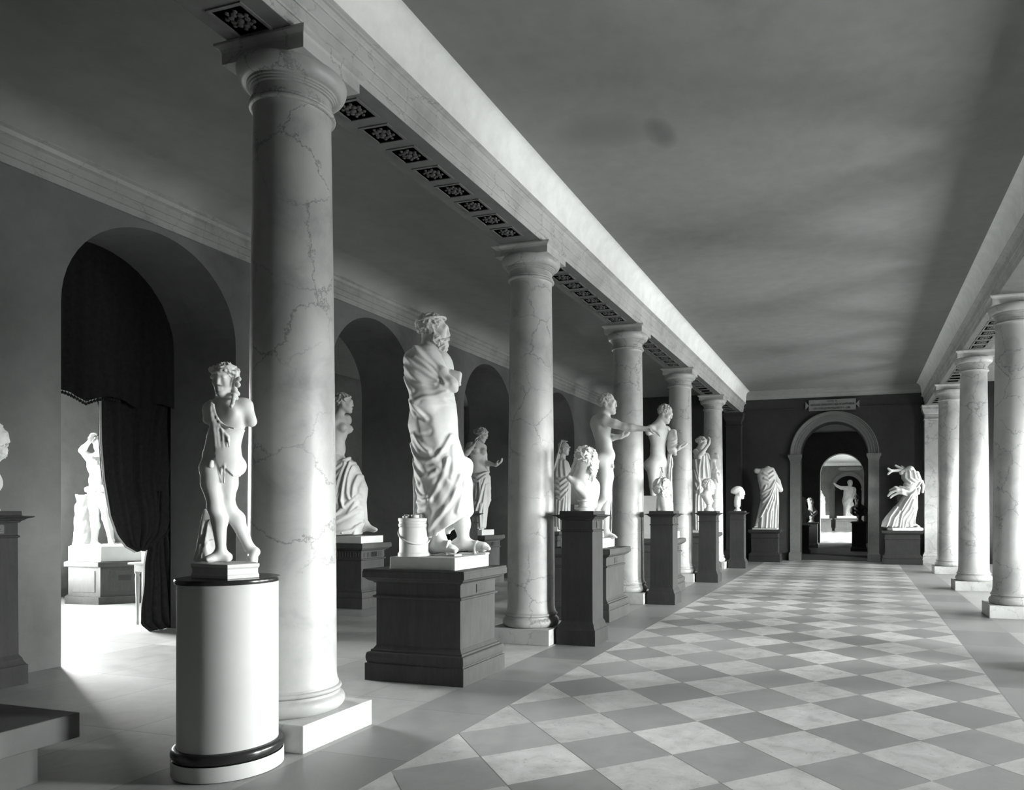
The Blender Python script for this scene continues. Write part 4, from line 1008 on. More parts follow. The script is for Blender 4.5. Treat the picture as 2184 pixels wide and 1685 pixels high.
# ---- 4. half-draped woman with a hand held out, in the third arch
def mirror_woman():
    sp = Spot(1028, 15.11, 1.0); t = statue('statue', sp, 'half-draped woman in the third wall arch, one hand held out, one at her neck', 'statue')
    E = sp.use(980, 900, 6.736); f = (.62, -.78, 0); sc = 1.24
    H = Frame(E(325, 185), (.90, -.12, -.40), (0, 0, 1), 1.2)
    S = Sdf(); head(S, H, E(262, 330), .050)
    J = dict(neck=E(258, 335), shR=E(150, 345, -.08), shL=E(335, 370, .16), chest=E(250, 450), waist=E(255, 620), pelvis=E(270, 740), hipR=E(225, 770, -.08), hipL=E(320, 770, .08))
    torso(S, J, f, sc, True)
    arm(S, J['shR'], E(85, 470, -.22), E(205, 330, -.24), 1.2); hand(S, E(205, 330, -.24), (.25, 0, 1), (1, .3, 0), 1.2, .5, 1, fr=.011)
    arm(S, J['shL'], E(375, 590, .12), E(525, 620, .0), 1.2); hand(S, E(525, 620, .0), (.85, -.2, .45), (-.3, 0, .9), 1.25, .55, -1, fr=.0115)
    foot(S, E(315, 1480, -.02), E(312, 1555, -.16), 1.25)
    S.cap(E(330, 1100), E(320, 1480, -.02), .08, .05, .03)
    S.cap(J['hipL'], E(330, 1100), .13, .08, .05)
    mesh_sdf('body', S, .012, M['cast2'], t)
    mesh_sdf('hair', hair(H, 'bun', 3.0, 60, .010), .011, M['cast2'], t)
    R = Sdf()
    R.loft([E.row(720, 165, 395, 0, .20), E.row(760, 160, 425, 0, .23), E.row(850, 165, 428, 0, .24), E.row(1000, 172, 432, 0, .24), E.row(1130, 178, 432, 0, .23), E.row(1210, 180, 412, 0, .23), E.row(1300, 176, 402, 0, .22), E.row(1400, 172, 390, 0, .22), E.row(1480, 172, 380, 0, .22), E.row(1535, 175, 370, 0, .21)], .02, 2.2)
    R.ell(E(270, 690, 0), (.26, .28, .09), None, .03, 's')
    R.chain([E(165, 760, -.05), E(280, 790, -.2), E(400, 735, -.1)], .035, .02); R.chain([E(375, 570, .12), E(390, 640, .14), E(400, 720, .1)], .05, .03)
    R.chain([E(425, 790, .05), E(432, 950, .06), E(428, 1120, .06), E(410, 1210, .05)], [.04, .035, .04, .03], .02)
    L = [(E.xz((165, 760), (280, 795), (410, 720)), 1.0), (E.xz((165, 800), (230, 850), (300, 860), (400, 770)), 1.2), (E.xz((320, 865), (330, 1000), (310, 1150)), 1.0), (E.xz((400, 820), (350, 1000), (320, 1120), (250, 1320)), 1.3), (E.xz((412, 900), (375, 1150), (315, 1320)), 1.0), (E.xz((215, 870), (205, 1000), (190, 1120)), .7), (E.xz((190, 1140), (260, 1160), (200, 1320)), .7), (E.xz((395, 1100), (370, 1300), (360, 1500)), 1.0), (E.xz((340, 1180), (330, 1330), (335, 1500)), .9), (E.xz((360, 840), (340, 900)), .8)]
    R.folds(L, .030, .024, .08, .5)
    mesh_sdf('drapery', R, .012, M['cast2'], t)
    slab('plinth', sp, -7.95, -7.30, 13.20, 13.72, 0, .115, M['mplinth'], t)
mirror_woman()
# ---- 5. helmeted woman with a spear in the fourth arch
def helmeted():
    sp = Spot(1205, 18.75, .98); t = statue('statue', sp, 'helmeted robed woman with spear, standing dim between the second column and the long-haired bust', 'statue')
    G = sp.use(1170, 830, 6.019); H = Frame(G(205, 770), (.97, -.2, -.1), (0, 0, 1), 1.22)
    S = Sdf(); head(S, H, G(165, 900), .052); S.cap(G(165, 880), G(160, 1050), .10, .17, .06)
    S.cap(G(110, 900, -.1), G(80, 1020, -.15), .07, .055, .03); S.cap(G(80, 1020, -.15), G(105, 890, -.25), .055, .04, .03); S.sph(G(120, 850, -.25), .06, .03)
    S.cap(G(160, 1050), G(175, 1600), .16, .15, .05); foot(S, G(140, 1760, -.1), G(200, 1795, -.2), 1.25)
    S.cap(G(175, 1600), G(140, 1760, -.1), .12, .05, .05)
    mesh_sdf('body', S, .014, M['cast2'], t)
    hm = Sdf(); hm.ell(H.p(-.02, 0, .05), (.135, .11, .12), H.ax, 0); hm.clip(lambda P: (1.2*np.maximum(-H.loc(P)[:, 2]+.03+.0*H.loc(P)[:, 0], -9)).astype(F4)); hm.ell(H.p(.08, 0, .05), (.06, .09, .02), H.ax, .01); hm.chain([H.p(-.12, 0, -.06), H.p(-.13, 0, .08), H.p(-.06, 0, .17), H.p(.04, 0, .17)], [.02, .03, .03, .018], .01)
    hm.ell(H.p(-.08, 0, -.05), (.05, .075, .09), H.ax, .02)
    mesh_sdf('helmet', hm, .013, M['cast2'], t)
    R = Sdf()
    R.loft([G.row(880, 140, 200, 0, .12), G.row(930, 100, 255, 0, .20), G.row(1020, 75, 285, 0, .24), G.row(1120, 70, 290, 0, .25), G.row(1250, 68, 285, 0, .26), G.row(1400, 72, 282, 0, .26), G.row(1560, 80, 278, 0, .26), G.row(1730, 78, 270, 0, .26), G.row(1785, 75, 265, 0, .26)], .02, 2.2)
    L = [G.xz((90, 1180), (150, 1215), (260, 1130)), G.xz((80, 1230), (150, 1280), (265, 1190)), G.xz((85, 1310), (160, 1350), (265, 1250)), G.xz((100, 1390), (170, 1420), (265, 1310)), G.xz((270, 1200), (262, 1560), (258, 1800)), G.xz((240, 1330), (228, 1560), (225, 1810)), G.xz((210, 1400), (190, 1580), (190, 1810)), G.xz((150, 1440), (140, 1600), (150, 1810)), G.xz((110, 1420), (105, 1600), (110, 1810)), G.xz((130, 900), (115, 1000), (110, 1120)), G.xz((165, 920), (160, 1030), (170, 1120)), G.xz((210, 930), (225, 1030), (230, 1110))]
    R.folds(L, .034, .032, .1, .5); mesh_sdf('robe', R, .014, M['cast2'], t)
    bm = bmesh.new(); add_tube(bm, [G(170, 650, -.3), G(60, 1050, -.3), G(-40, 1410, -.28), G(-118, 1690, -.27)], .016, 10); from_bm('spear', bm, M['cast2'], t, smooth=60)
    slab('plinth', sp, -8.0, -7.28, 17.05, 17.65, 0, .115, M['mplinth'], t)
helmeted()
# ---- 6. nude athlete with arms stretched out
def athlete():
    sp = Spot(1281, 10.28, .985); t = statue('statue', sp, 'nude standing youth stretching his right arm out to the right, curly hair', 'statue')
    G = sp.use(1170, 830, 6.019); sc = 1.17; f = (.90, .42, 0)
    H = Frame(G(762, 190), (.965, -.26, -.02), (0, 0, 1), 1.18)
    S = Sdf(); head(S, H, G(712, 350), .060)
    J = dict(neck=G(705, 350, .0), shR=G(715, 400, -.17), shL=G(690, 420, .22), chest=G(680, 500, .02), waist=G(710, 720, .02), pelvis=G(728, 860, .02), hipR=G(705, 925, -.09), hipL=G(745, 935, .12))
    torso(S, J, f, sc)
    arm(S, G(740, 410, -.19), G(985, 490, -.24), G(1270, 512, -.26), 1.22); hand(S, G(1270, 512, -.26), (1, -.05, -.28), (-.15, .1, -1), 1.2, .42, 1, fr=.0105)
    arm(S, J['shL'], G(770, 625, .16), G(925, 612, -.05), 1.15); hand(S, G(925, 612, -.05), (.82, -.15, .25), (-.2, .25, .95), 1.1, .75, -1, fr=.0105)
    leg(S, J['hipR'], G(705, 1375, -.11), G(480, 1740, -.02), G(540, 1905, -.04), (.98, 0, .15), 1.16)
    leg(S, J['hipL'], G(742, 1405, .12), G(735, 1830, .14), G(880, 1915, .10), (1, .1, 0), 1.16)
    S.chain([G(815, 950, .04), G(832, 1005, .02)], [.022, .015], .015); S.sph(G(815, 985, .04), .024, .015)
    mesh_sdf('body', S, .0085, M['cast'], t)
    mesh_sdf('hair', hair(H, 'short', .8, 66, .013), .007, M['cast'], t)
    L = sp.loc()
    slab('plinth', sp, -3.95, -3.36, 9.36, 9.98, 0, .135, M['mplinth'], t, .012)
    ts = Sdf(); ts.cap(G(620, 1920, .12), G(640, 1500, .14), .10, .08, .03); ts.disp(lambda P: (.010*np.sin(P[:, 2]*30)*np.sin(P[:, 0]*40+P[:, 1]*35)).astype(F4)); mesh_sdf('tree_stump', ts, .012, M['cast'], t)
athlete()
# ---- 7. draped nude with broken legs holding a child
def carrier():
    sp = Spot(1410, 13.715, .985); t = statue('statue', sp, 'nude man with legs broken at the knee, headless infant on his draped arm', 'statue')
    E = sp.use(1360, 850, 6.479); sc = 1.38; f = (.80, -.60, 0)
    H = Frame(E(385, 212), (.88, -.32, -.36), (0, 0, 1), 1.34)
    S = Sdf(); head(S, H, E(290, 365), .062)
    J = dict(neck=E(285, 370), shR=E(175, 430, -.20), shL=E(390, 440, .22), chest=E(285, 520), waist=E(280, 720), pelvis=E(275, 870), hipR=E(215, 930, -.1), hipL=E(335, 930, .1))
    torso(S, J, f, sc)
    S.cap(J['shR'], E(150, 470, -.24), .066, .058, .04)
    S.cap(E(215, 940, -.1), E(225, 1200, -.12), .135, .085, .05); S.cap(E(225, 1200, -.12), E(218, 1310, -.12), .085, .065, .04)
    S.cap(E(335, 940, .1), E(350, 1250, .08), .13, .08, .05); S.cap(E(350, 1250, .08), E(350, 1560, .1), .08, .075, .05)
    S.cap(J['shL'], E(455, 700, .2), .075, .06, .04); S.cap(E(455, 700, .2), E(545, 695, -.02), .06, .042, .03); hand(S, E(545, 695, -.02), (.92, -.2, .3), (-.3, .1, .9), 1.35, .3, -1, fr=.0125)
    S.chain([E(338, 960, -.16), E(348, 1010, -.18)], [.025, .018], .02)
    mesh_sdf('body', S, .011, M['cast'], t)
    mesh_sdf('hair', hair(H, 'short', 2.2, 60, .015), .009, M['cast'], t)
    Cc = Sdf(); Cc.ell(E(480, 510, .02), (.085, .08, .11), None, .03); Cc.ell(E(495, 460, .0), (.06, .06, .05), None, .03); Cc.cap(E(510, 480, -.05), E(528, 540, -.06), .035, .03, .02); Cc.cap(E(480, 560, .0), E(480, 700, .0), .09, .10, .04); Cc.cap(E(500, 730, -.05), E(520, 770, -.06), .04, .03, .02)
    Cc.folds([E.xz((420, 650), (480, 640), (540, 600)), E.xz((425, 700), (490, 690), (545, 640)), E.xz((430, 600), (490, 600), (540, 570))], .018, .012, None, .4)
    mesh_sdf('infant', Cc, .010, M['cast'], t)['label'] = 'headless infant wrapped in cloth'
    R = Sdf(); R.loft([E.row(730, 405, 470, .16, .10), E.row(800, 400, 475, .16, .13), E.row(900, 395, 490, .16, .14), E.row(970, 395, 470, .16, .14), E.row(1100, 400, 480, .16, .14), E.row(1250, 395, 488, .16, .15), E.row(1460, 385, 492, .16, .16), E.row(1860, 380, 500, .16, .17)], 0, 2.2)
    R.folds([E.xz((440, 740), (410, 900), (400, 1000)), E.xz((455, 760), (440, 900), (430, 1100), (440, 1400)), E.xz((470, 820), (485, 920), (465, 980), (455, 1150), (470, 1400)), E.xz((415, 1050), (412, 1300), (410, 1800))], .024, .024, .3, .5)
    mesh_sdf('drapery', R, .011, M['cast'], t)
    slab('support_block', sp, -3.83, -3.40, 12.98, 13.22, .135, .80, M['mplinth'], t)
    slab('plinth', sp, -3.86, -3.24, 12.97, 13.52, 0, .136, M['mplinth'], t)
carrier()
# ---- 8. veiled woman with child
def mother():
    sp = Spot(1503, 17.39, .985); t = statue('statue', sp, 'long-robed woman raising her right hand to her head, child on her left arm', 'statue')
    E = sp.use(1360, 850, 6.479); H = Frame(E(888, 612), (.72, -.58, -.38), (0, 0, 1), 1.16)
    S = Sdf(); head(S, H, E(862, 735), .052); S.cap(E(860, 740), E(880, 900), .13, .19, .06); S.cap(E(880, 900), E(870, 1500), .19, .17, .06)
    arm(S, E(800, 735, -.15), E(852, 805, -.32), E(985, 625, -.3), 1.2); hand(S, E(985, 625, -.3), (.25, 0, 1), (-1, .2, 0), 1.1, .7, 1, fr=.012)
    S.cap(E(950, 790, .1), E(1000, 960, .0), .075, .06, .04); S.cap(E(1000, 960, 0), E(1080, 1090, -.12), .065, .045, .03)
    S.cap(E(870, 1500), E(835, 1780, -.1), .14, .06, .05); foot(S, E(835, 1780, -.1), E(890, 1830, -.22), 1.2)
    mesh_sdf('body', S, .012, M['cast'], t)
    mesh_sdf('hair', hair(H, 'bun', 4.0, 55, .014), .009, M['cast'], t)
    R = Sdf(); R.loft([E.row(690, 800, 880, 0, .12), E.row(730, 775, 935, 0, .2), E.row(800, 770, 962, 0, .25), E.row(900, 765, 985, 0, .26), E.row(1000, 760, 1005, 0, .26), E.row(1100, 755, 1012, 0, .26), E.row(1250, 750, 985, 0, .26), E.row(1400, 745, 960, 0, .26), E.row(1600, 745, 940, 0, .26), E.row(1820, 745, 930, 0, .26)], .02, 2.3)
    L = [E.xz((860, 830), (835, 960), (830, 1090)), E.xz((900, 800), (890, 960), (890, 1090)), E.xz((935, 790), (945, 950), (960, 1090)), E.xz((970, 860), (985, 1000), (990, 1090)), E.xz((780, 850), (800, 1000), (835, 1150), (850, 1300)), E.xz((770, 1000), (800, 1120), (845, 1170)), E.xz((780, 1180), (810, 1250), (845, 1180)), E.xz((850, 1180), (840, 1330), (870, 1250)), E.xz((790, 1330), (785, 1550), (790, 1800)), E.xz((825, 1350), (820, 1560), (820, 1800)), E.xz((870, 1330), (880, 1540), (870, 1800)), E.xz((905, 1340), (915, 1500), (905, 1800))]
    R.folds(L, .028, .026, .1, .5); mesh_sdf('robe', R, .012, M['cast'], t)
    K = Sdf(); HK = Frame(E(1082, 795, -.08), (.5, -.7, .25), (0, 0, 1), .72); head(K, HK, E(1050, 850, -.05), .05)
    K.cap(E(1040, 870, -.05), E(1025, 990, -.05), .075, .085, .04); K.cap(E(1060, 890, -.12), E(1075, 950, -.15), .034, .03, .02); K.cap(E(1075, 950, -.15), E(1120, 1020, -.14), .03, .022, .02); K.sph(E(1128, 1050, -.14), .03, .02)
    K.cap(E(1020, 1010, -.1), E(1085, 1060, -.2), .06, .045, .03); K.cap(E(1085, 1060, -.2), E(1110, 1150, -.18), .045, .03, .03)
    K.cap(E(1060, 990, -.16), E(1090, 1000, -.18), .04, .04, .02)
    mesh_sdf('child', K, .011, M['cast'], t)['label'] = 'small naked child looking up'
    slab('plinth', sp, -3.86, -3.28, 16.85, 17.45, 0, .13, M['mplinth'], t)
mother()
# ---- busts on the tall pedestals
def busts():
    Yh = [7.74, 11.42, 15.16, 19.1]; X = -2.995
    # long-haired bearded bust turned away
    D = depth_of(X, Yh[0]); sp = Spot(CX+F*(X*C_+Yh[0]*S_)/D, D, 1.5); G = sp.use(1170, 830, 6.019)
    H = Frame(G(500, 930), (.86, .42, -.28), (-.1, 0, 1), 1.32)
    def parts(S):
        S.cap(G(440, 1080, .0), G(420, 1190, .0), .085, .10, .04)
        S.ell(G(475, 1260, .06), (.13, .15, .16), None, .05); S.cap(G(400, 1170, -.02), G(560, 1330, .1), .06, .07, .05); S.cap(G(300, 1110, .05), G(420, 1150, .05), .045, .07, .04)
        S.chain([G(262, 1140, -.08), G(360, 1245, -.09), G(470, 1370, -.05)], .03, .06)
        S.box(G(400, 1340, .05), (.10, .012, .13), .008, None, .04)
        S.cap(G(440, 1340, -.02), G(440, 1420, -.02), .028, .03, .02); S.cap(G(560, 1250, .08), G(560, 1480, .08), .09, .06, .05)
    def ex(h):
        for x, y, r in ((370, 950, .05), (345, 1010, .045), (325, 1060, .035), (390, 1040, .05), (420, 900, .05)): h.sph(G(x, y, .0), r, .03)
        h.disp(lambda P: 1.1*curls(P, 55, .4, .006))
    t = bust(sp, 'long-haired bearded bust seen from behind on the nearest tall pedestal', H, G(440, 1090), .07, parts, 'low', .7, 1.5, .0075, 52, socle=(G(460, 1500, .0)[:2], .115, .125), extra=ex)
    # curly bearded head
    D = depth_of(X, Yh[1]); sp = Spot(CX+F*(X*C_+Yh[1]*S_)/D, D, 1.5); E = sp.use(1360, 850, 6.479)
    H = Frame(E(358, 1235), (.90, -.25, -.2), (0, 0, 1), 1.25)
    def parts(S):
        S.cap(E(350, 1330), E(375, 1470), .075, .095, .04); S.box(E(365, 1455, .03), (.12, .075, .10), .035, None, .03); S.cap(E(300, 1390, .0), E(290, 1530, .02), .04, .045, .03)
    def ex(h):
        h.ell(H.p(-.025, 0, .01), (.155, .135, .15), H.ax, .02); h.ell(H.p(.05, 0, -.12), (.075, .075, .09), H.ax, .03); h.disp(lambda P: 1.2*curls(H.loc(P), 50, 1.5, .014)); h.ell(H.p(.155, 0, -.01), (.075, .05, .062), H.ax, .02, 's')
    bust(sp, 'curly-haired bearded herm head on the second tall pedestal', H, E(365, 1420), .065, parts, 'low', 1.5, 1.7, .009, 60, extra=ex, socle=(E(390, 1500)[:2], .085, .06), hamp=.016)
    # short-haired head on a round socle
    D = depth_of(X, Yh[2]); sp = Spot(CX+F*(X*C_+Yh[2]*S_)/D, D, 1.5); E = sp.use(1360, 850, 6.479)
    H = Frame(E(985, 1215), (.97, -.1, -.1), (0, 0, 1), 1.28)
    def parts(S):
        S.cap(E(945, 1330), E(980, 1420), .085, .08, .04); S.chain([E(880, 1320, -.02), E(950, 1355, -.06), E(1030, 1420, -.03)], [.03, .035, .03], .03); S.ell(E(985, 1400, .02), (.075, .09, .06), None, .04)
    bust(sp, 'short-haired head with cut neck on a round socle, on the third tall pedestal', H, E(950, 1350), .066, parts, 'short', 2.5, None, .010, 70, socle=(E(985, 1500)[:2], .105, .17))
    # woman's head with large bun
    D = depth_of(X, Yh[3]); sp = Spot(CX+F*(X*C_+Yh[3]*S_)/D, D, 1.5); E = sp.use(1360, 850, 6.479)
    H = Frame(E(1410, 1300), (.97, .05, -.08), (0, 0, 1), 1.3)
    def parts(S): S.cap(E(1375, 1370), E(1378, 1470), .07, .085, .03)
    def ex(h): h.ell(E(1352, 1268), (.135, .115, .088), [unit((.88, 0, .42)), (0, 1, 0), unit((-.42, 0, .88))], .05); h.ell(H.p(.105, 0, -.04), (.06, .09, .085), H.ax, .02, 's')
    bust(sp, "woman's head with a large bundle of hair on the farthest tall pedestal", H, E(1378, 1430), .056, parts, 'low', 3.0, None, .012, 45, socle=(E(1380, 1500)[:2], .095, .13), extra=ex, hamp=.006)
    # bust at the left edge
    D = depth_of(-7.085, 4.28); sp = Spot(CX+F*(-7.085*C_+4.28*S_)/D, D, 1.5); A = sp.use(0, 0, 1)
    x0 = sp.px0
    H = Frame(A(x0+6, 930), (.76, .60, -.05), (0, 0, 1), 1.22)
    def parts(S):
        S.cap(A(x0-6, 965), A(x0-6, 1020), .075, .10, .05); S.ell(A(x0-8, 1030), (.11, .16, .12), None, .05)
    bust(sp, 'white bearded bust cut by the left edge of the picture', H, A(x0-5, 985), .066, parts, 'short', 1.1, 1.1, .008, 60, socle=(A(x0-6, 1080)[:2], .11, .10), group=None)
busts()
# ---- headless robed figure, end wall left
def headless():
    sp = Spot(1636, depth_of(-2.6, 21.8), .95); t = statue('statue', sp, 'headless long-robed figure at the end wall, left of the archway', 'statue')
    K = sp.use(1590, 980, 9.91); S = Sdf()
    S.cap(K(470, 210), K(480, 300), .10, .17, .06); S.cap(K(230, 240, -.02), K(330, 260), .075, .09, .05); S.cap(K(560, 220, .0), K(690, 470, .0), .075, .07, .04); S.cap(K(690, 470), K(740, 640, -.06), .07, .075, .04); S.cap(K(740, 640, -.06), K(640, 500, -.18), .06, .05, .04)
    foot(S, K(500, 1400, -.1), K(540, 1440, -.25), 1.2); foot(S, K(240, 1390, -.05), K(225, 1440, -.2), 1.2); S.cap(K(480, 300), K(480, 1400, -.05), .17, .10, .06); S.cap(K(400, 900), K(240, 1390, -.05), .12, .06, .05)
    mesh_sdf('body', S, .014, M['cast'], t)
    R = Sdf(); R.loft([K.row(185, 330, 570, 0, .13), K.row(240, 280, 620, 0, .19), K.row(330, 250, 650, 0, .22), K.row(450, 265, 650, 0, .23), K.row(600, 300, 690, 0, .24), K.row(750, 315, 705, 0, .25), K.row(900, 320, 700, 0, .26), K.row(1050, 300, 695, 0, .26), K.row(1200, 265, 690, 0, .27), K.row(1350, 235, 685, 0, .27), K.row(1450, 225, 685, 0, .27)], .02, 2.3)
    L = [(K.xz((350, 300), (450, 345), (570, 260)), .9), (K.xz((370, 400), (460, 440), (580, 350)), .9), (K.xz((600, 450), (500, 620), (360, 690)), 1.3), (K.xz((600, 480), (470, 760), (340, 900)), 1.2), (K.xz((600, 520), (500, 800), (400, 1000), (290, 1220)), 1.5), (K.xz((600, 560), (540, 820), (440, 1100)), 1.0), (K.xz((610, 560), (585, 850), (500, 1100), (480, 1420)), 1.1), (K.xz((630, 560), (635, 900), (600, 1150), (590, 1430)), 1.4), (K.xz((660, 650), (675, 950), (660, 1430)), 1.2), (K.xz((540, 900), (540, 1200), (530, 1430)), 1.0), (K.xz((400, 560), (330, 720)), .8), (K.xz((430, 1050), (400, 1430)), .8), (K.xz((320, 1200), (300, 1430)), .8)]
    R.folds(L, .030, .034, .12, .55); mesh_sdf('robe', R, .013, M['cast'], t)
    slab('plinth', sp, -2.95, -2.23, 21.55, 22.1, 0, .05, M['mplinth'], t)
headless()
# ---- headless running figure in fluttering dress, end wall right
def runner():
    sp = Spot(1925, depth_of(1.25, 21.82), .95); t = statue('statue', sp, 'headless running woman in a fluttering dress at the end wall, right of the archway', 'statue')
    L_ = sp.use(1870, 980, 9.908); S = Sdf()
    S.cap(L_(700, 230), L_(740, 420), .13, .17, .07); S.cap(L_(740, 420), L_(720, 700), .16, .16, .07); S.cap(L_(600, 250, .0), L_(520, 280, -.05), .08, .065, .04); S.cap(L_(840, 300, .05), L_(900, 420, .0), .08, .06, .04)
    S.cap(L_(760, 720, -.02), L_(790, 1020, -.12), .14, .095, .05); S.cap(L_(790, 1020, -.12), L_(765, 1360, -.06), .09, .05, .04); foot(S, L_(765, 1360, -.06), L_(885, 1415, -.1), 1.25)
    S.cap(L_(680, 740, .05), L_(470, 1050, .08), .13, .09, .05); S.cap(L_(470, 1050, .08), L_(280, 1380, .15), .085, .05, .04); foot(S, L_(270, 1380, .15), L_(235, 1425, .05), 1.2)
    mesh_sdf('body', S, .013, M['cast'], t)
    R = Sdf(); R.loft([L_.row(215, 560, 800, 0, .14), L_.row(280, 530, 860, 0, .19), L_.row(400, 540, 895, 0, .21), L_.row(480, 580, 890, 0, .21), L_.row(560, 560, 850, 0, .2), L_.row(640, 540, 830, 0, .2), L_.row(740, 590, 820, 0, .2), L_.row(800, 540, 812, 0, .22), L_.row(900, 470, 820, .02, .24), L_.row(1000, 380, 822, .04, .26), L_.row(1100, 290, 815, .06, .28), L_.row(1200, 200, 805, .07, .30), L_.row(1300, 130, 795, .08, .31), L_.row(1425, 100, 780, .08, .31)], .03, 2.1)
    R.chain([L_(620, 210, .05), L_(500, 190, .08), L_(400, 130, .1)], [.05, .045, .03], .02); R.chain([L_(560, 240, .0), L_(420, 235, .0), L_(300, 240, .0), L_(240, 190, .0)], [.05, .04, .045, .03], .02); R.chain([L_(300, 250, .0), L_(240, 310, .0)], [.04, .03], .02); R.chain([L_(590, 190, .1), L_(520, 140, .12)], [.035, .02], .02)
    R.chain([L_(680, 700, -.1), L_(540, 640, -.14), L_(430, 640, -.1), L_(300, 700, .0), L_(240, 770, .05)], [.05, .045, .045, .04, .03], .03); R.chain([L_(650, 760, -.12), L_(540, 710, -.14), L_(450, 710, -.08), L_(330, 770, .0), L_(290, 810, .0)], [.04, .04, .035, .03, .025], .02); R.chain([L_(560, 610, -.06), L_(400, 600, .0), L_(280, 650, .1)], [.05, .05, .03], .03)
    R.chain([L_(890, 420, -.05), L_(955, 470, -.06), L_(985, 560, -.06), L_(970, 690, -.06)], [.05, .045, .04, .032], .02); R.chain([L_(900, 470, -.08), L_(895, 600, -.1), L_(880, 720, -.1)], [.045, .04, .035], .02); R.chain([L_(760, 740, -.14), L_(840, 740, -.1)], [.05, .04], .02)
    Ln = [(L_.xz((900, 480), (820, 580), (740, 690), (640, 770)), 1.2), (L_.xz((640, 780), (560, 900), (470, 1060)), 1.6), (L_.xz((690, 770), (600, 950), (470, 1150), (420, 1420)), 1.4), (L_.xz((720, 850), (640, 1060), (500, 1240), (480, 1420)), 1.5), (L_.xz((760, 1020), (640, 1180), (560, 1300), (530, 1420)), 1.3), (L_.xz((760, 1060), (720, 1200), (640, 1330), (660, 1400)), 1.2), (L_.xz((800, 780), (805, 1000), (775, 1200), (765, 1360)), 1.2), (L_.xz((560, 290), (560, 400), (660, 500)), .9), (L_.xz((640, 260), (650, 400), (760, 480)), .9), (L_.xz((740, 250), (760, 400), (860, 460)), .9), (L_.xz((820, 300), (850, 420)), .8), (L_.xz((400, 1000), (250, 1200), (170, 1420)), 1.2), (L_.xz((430, 1100), (320, 1250), (270, 1420)), 1.2), (L_.xz((480, 560), (640, 620), (780, 600)), .8)]
    R.folds(Ln, .028, .036, .12, .55); mesh_sdf('dress', R, .012, M['cast'], t)
    b = Sdf(); b.box(L_(590, 1470, -.0), (.44, .24, .042), .02, None, 0); b.sph(L_(880, 1438, -.16), .055, .02); b.disp(lambda P: (.006*np.sin(P[:, 0]*30)*np.sin(P[:, 1]*40)).astype(F4)); mesh_sdf('plinth', b, .014, M['cast2'], t)
runner()
